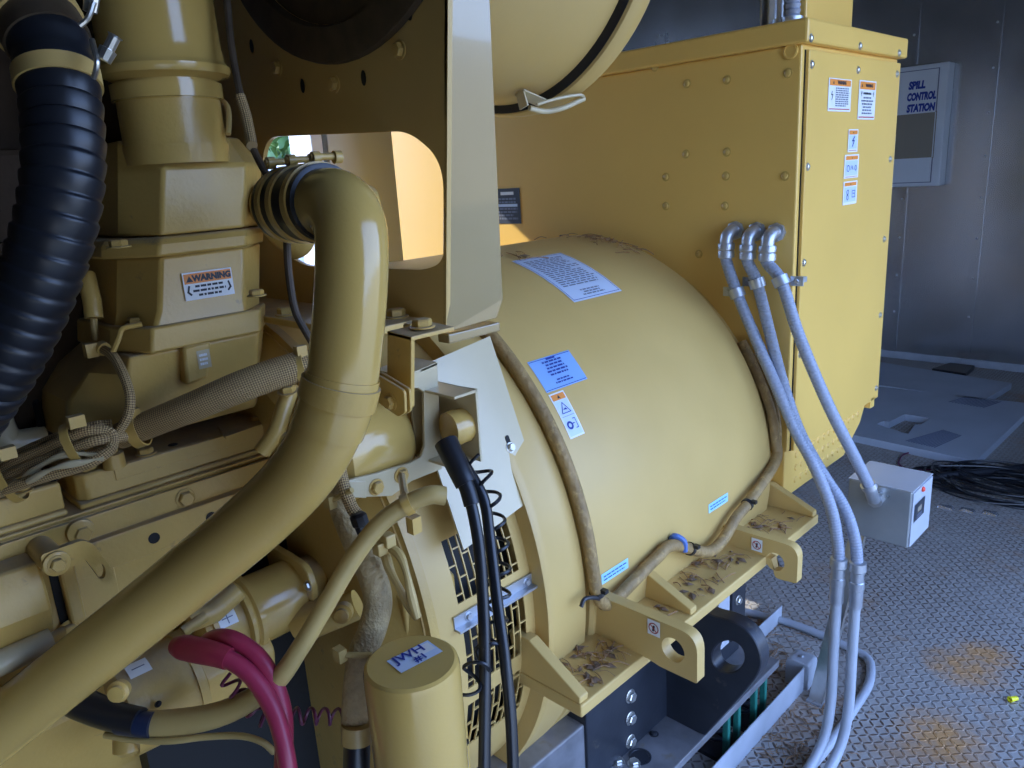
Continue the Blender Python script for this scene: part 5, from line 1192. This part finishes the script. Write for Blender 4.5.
MB().tube(B_([(336, 614, 1.13), (358, 604, 1.13)]), .022, 18, smooth=False).build('valve_body', M['gloss'], vl); MB().lathe(at(343, 613, t=1.10), V((.7, -.65, .2)), [(-.01, .014), (.006, .014), (.008, .010), (.016, .010), (.017, .004)], 16).build('cap', M['cast'], vl)
# red positive cables
def redcable(label, L, boot, rb):
    r_ = cable('positive_cable', label, L, .0115, M['red_cable'], 'cable', 'red cables on the starter')
    if boot: MB().tube(B_(boot), rb, 18, 8, rf=lambda s: rb*(.75+.25*min(1, s/.015))-.05*max(0, s-.05)).build('boot', M['red_boot'], r_); MB().tube(B_(boot[-2:]), rb*.72, 18, smooth=False).build('boot_collar', M['red_boot'], r_)
    return r_
redcable('red cable with a fat rubber boot at the starter terminal', [(205, 652, 1.0), (222, 656, .99), (245, 670, .985), (262, 690, .98), (278, 722, .97), (288, 768, .96), (292, 820, .96)], [(176, 646, 1.03), (192, 649, 1.015), (210, 653, 1.0), (221, 656, .993), (229, 659, .99)], .0165)
redcable('red cable without a visible boot, arching above the booted one', [(200, 648, 1.05), (215, 638, 1.03), (234, 640, 1.01), (258, 657, 1.0), (275, 685, .995), (284, 720, .99), (283, 768, .98), (280, 820, .98)], None, 0)
tag(MB().tube(helix([(226, 676, 1.02), (236, 690, 1.02), (250, 706, 1.03), (262, 718, 1.04), (285, 716, 1.06), (310, 716, 1.07), (345, 717, 1.09)], .0105, .019), .0024, 6, smooth=False).build('spiral_wrap', M['purple_wrap'], None), 'maroon springy spiral wire behind the red cables', 'wire')
# ================================================================== TAN CABLES, LOOMS, CANISTER
tc_ = thing('tan_cable', 'fat tan cable sweeping from the black boot up to the pale plate', 'cable', at(320, 620, t=1.02))
MB().tube(B_([(445, 496, .99), (430, 495, .985), (408, 504, .985), (380, 524, .985), (352, 560, .985), (325, 606, .985), (300, 648, .99), (275, 682, 1.0), (235, 708, 1.02), (195, 720, 1.03), (150, 724, 1.04), (125, 720, 1.05)]), .0128, 18, 10, rf=lambda s: .0122+.0055*min(1, max(0, (s-.30)/.2))).build('cable_run', M['tan'], tc_)
MB().tube(B_([(120, 722, 1.035), (138, 724, 1.03), (152, 725, 1.03)]), .0165, 18, 6).build('tape_wrap', M['tape'], tc_)
MB().tube(B_([(60, 692, 1.06), (80, 703, 1.05), (110, 715, 1.04), (140, 722, 1.03)]), .0205, 20, 8, rf=lambda s: .0225-.03*s).build('boot', M['black_rubber'], tc_)
p = at(404, 506, t=.985); q = at(412, 502, t=.985); b = MB(); b.lathe(p, q-p, [(0, .0125), (0, .0148), (.011, .0148), (.011, .0125)], 22, False); 
b.tube(B_([(402, 476, 1.05), (404, 490, 1.01), (406, 500, .985)]), .0055, 8); b.box(p+V((.006, -.004, -.034)), p+V((.02, .010, -.012))); b.build('p_clip', M['cast'], tc_, 30)
tag(MB().tube(B_([(105, 735, 1.04), (135, 740, 1.03), (170, 741, 1.02), (205, 737, 1.02), (240, 736, 1.02), (262, 742, 1.02), (274, 752, 1.03)]), .0045, 12, 8).build('thin_tan_hose', M['tan'], None), 'thin tan hose curving under the fat tan cable', 'hose')
vm = thing('vertical_loom', 'ribbed tan cable loom dropping from the pale plate to behind the canister', 'cable loom', at(368, 620, t=1.06))
MB().tube(B_([(336, 478, 1.09), (344, 510, 1.09), (358, 545, 1.08), (372, 575, 1.06), (378, 602, 1.05), (372, 630, 1.05), (362, 655, 1.05), (357, 690, 1.05), (355, 730, 1.05)]), .0195, 18, 10).build('loom_body', M['ribbed'], vm)
MB().tube(B_([(340, 470, 1.05), (345, 490, 1.04), (352, 508, 1.04), (357, 514, 1.04)]), .0085, 14, 8).build('braided_branch', M['braid'], vm)
for L in (((330, 502, 1.05), (352, 490, 1.03)), ((340, 655, 1.03), (372, 655, 1.03))):
    b = MB(); b.tube(B_(L), .004, 8, smooth=False); p = at(*L[0][:2], t=L[0][2]); b.box(p-V((.008, .006, .008)), p+V((.008, .006, .01))); b.build('cable_tie', M['tan'], vm)
b = MB(); b.lathe(at(357, 513, t=1.03), V((.2, .1, -1)), [(0, .008), (.004, .012), (.016, .012), (.018, .010), (.03, .009)], 8); b.build('plug', M['black_rubber'], vm)
b = MB(); b.tube(B_([(357, 724, 1.04), (357, 742, 1.04)]), .021, 18, smooth=False); b.build('end_collar', M['tan'], vm); b = MB(); b.tube(B_([(357, 740, 1.04), (356, 800, 1.03)]), .018, 18, smooth=False); b.build('lower_hose', M['black_rubber'], vm)
wr_ = thing('taped_leads', 'pair of taped tan leads hanging with square plugs below the pale plate', 'cable', at(405, 580, t=1.04))
for L in ([(384, 550, 1.05), (390, 570, 1.04), (398, 585, 1.03), (406, 600, 1.03), (418, 618, 1.03)], [(388, 546, 1.045), (400, 556, 1.03), (407, 575, 1.02), (411, 595, 1.02), (417, 618, 1.02)]):
    MB().tube(B_(L), .0055, 10, 8, rf=lambda s: .0058+.0012*math.sin(s*90)).build('lead', M['tan'], wr_)
b = MB()
for u, v in ((380, 548), (388, 540)):
    p = at(u, v, t=1.035); b.box(p-V((.008, .008, .009)), p+V((.008, .008, .009)))
b.build('plug', M['tan'], wr_, 0, bevel=.002)
# canister
ct = at(411, 661, t=.96); cz0 = ct.z; CRr = .0605
cn = thing('filter_canister', 'round yellow canister with a pale taped label on its lid', 'canister', (ct.x, ct.y, cz0-.22))
MB().lathe((ct.x, ct.y, cz0-.16), UZ, [(0, CRr-.004), (0, CRr), (.15, CRr), (.157, CRr-.002), (.160, CRr-.006), (.1602, .01)], 56).build('lid', M['gloss'], cn)
MB().lathe((ct.x, ct.y, cz0-.30), UZ, [(0, CRr-.010), (.145, CRr-.008), (.146, .02)], 48).build('can_body', M['paint'], cn)
bolt(cn, V((ct.x, ct.y, cz0-.13))+V((.62, .78, 0)).normalized()*CRr, (.62, .78, 0), .004, M['dark'], 'dome')
ea = (at(440, 645, Z=cz0)-at(388, 672, Z=cz0)).normalized(); eb = UZ.cross(ea)
d = Decal(flat(V((at(415, 657, Z=cz0).x, at(415, 657, Z=cz0).y, cz0+.0005)), ea, eb), .062, .034, M['label_pale'])
d.rect(.013, .004, .030, .018, M['label_white'], 1); d.text('JWH', .022, -.004, .0075, M['ink_blue'], 3, .0004); d.text('#1', .017, .003, -.009, M['ink_blue'], 3, .0004); d.build('tape_label', cn, 'pale taped label lettered by hand')
# loom around the generator frame
gl = thing('generator_loom', 'taped tan cable loom wrapped round the generator barrel', 'cable loom', cyl(0, 1.1, GR))
pts = [cyl(th, .977, GR+.014) for th in range(66, 4, -5)]+[cyl(1.5, .978, GR+.018), cyl(-1.2, .99, GR+.022), cyl(-2.2, 1.02, GR+.022), cyl(-1.2, 1.09, GR+.020), cyl(.2, 1.17, GR+.018), cyl(.5, 1.23, GR+.018)]
q = [at(u, v, X=-.79) for u, v in ((706, 552), (722, 541), (736, 518), (752, 498))]
pts += q+[cyl(4, 1.70, GR+.012), cyl(9, 1.715, GR+.006), cyl(16, 1.725, GR+.002), cyl(25, 1.73, GR-.006), cyl(34, 1.735, GR-.008)]
MB().tube(pts, .0125, 16, 8).build('loom_body', M['loom'], gl)
GLC = catmull(pts, 8)
MB().tube([cyl(th, 1.742, GR-.002+.012*math.sin((th-4)/9)) for th in range(2, 34, 4)], .006, 10).build('rear_hose', M['loom'], gl)
for (u, v) in ((600, 594), (689, 561), (746, 489)):
    p = at(u, v, X=-.79); j = min(range(1, len(GLC)-1), key=lambda k: (GLC[k]-p).length); p = GLC[j]; dr_ = (GLC[j+1]-GLC[j-1]).normalized()
    b = MB(); b.lathe(p, dr_, [(-.004, .012), (-.004, .0145), (.004, .0145), (.004, .012)], 20, False); b.box(p+V((.010, -.004, .006)), p+V((.022, .006, .013))); b.build('zip_tie', M['black_rubber'], gl)
b = MB(); c = at(590, 597, X=-.785); b.tube([at(u, v, X=-.79) for u, v in ((581, 607), (585, 599), (596, 598), (607, 603))], .004, 8); b.build('cable_bracket', M['black_steel'], gl)
# ================================================================== LIGHT
w = bpy.data.worlds.new('sky'); SC.world = w; w.use_nodes = True
n = w.node_tree.nodes; l = w.node_tree.links
tc = n.new('ShaderNodeTexCoord'); sx = n.new('ShaderNodeSeparateXYZ'); l.new(tc.outputs['Generated'], sx.inputs[0])
cr = n.new('ShaderNodeValToRGB'); l.new(sx.outputs[2], cr.inputs[0])
e = cr.color_ramp.elements; e[0].position = 0.; e[0].color = (.44, .62, 1.0, 1); e[1].position = 1.; e[1].color = (.20, .34, .80, 1)
k = e.new(.18); k.color = (.34, .53, 1.0, 1)
l.new(cr.outputs[0], n['Background'].inputs[0]); n['Background'].inputs[1].default_value = 4.2
sd = bpy.data.lights.new('sun', 'SUN'); so = bpy.data.objects.new('sun', sd); COL.objects.link(so)
sd.energy = 5.0; sd.angle = math.radians(.6); sd.color = (1.0, .98, .92)
so.rotation_euler = V((.75, .35, -.55)).to_track_quat('-Z', 'Y').to_euler()
so.location = (-6, -3, 6)
vs = SC.view_settings; vs.view_transform = 'Standard'; vs.look = 'None'; vs.exposure = .72; vs.gamma = 1; vs.use_curve_mapping = False
SC.cycles.max_bounces = 10; SC.cycles.diffuse_bounces = 6
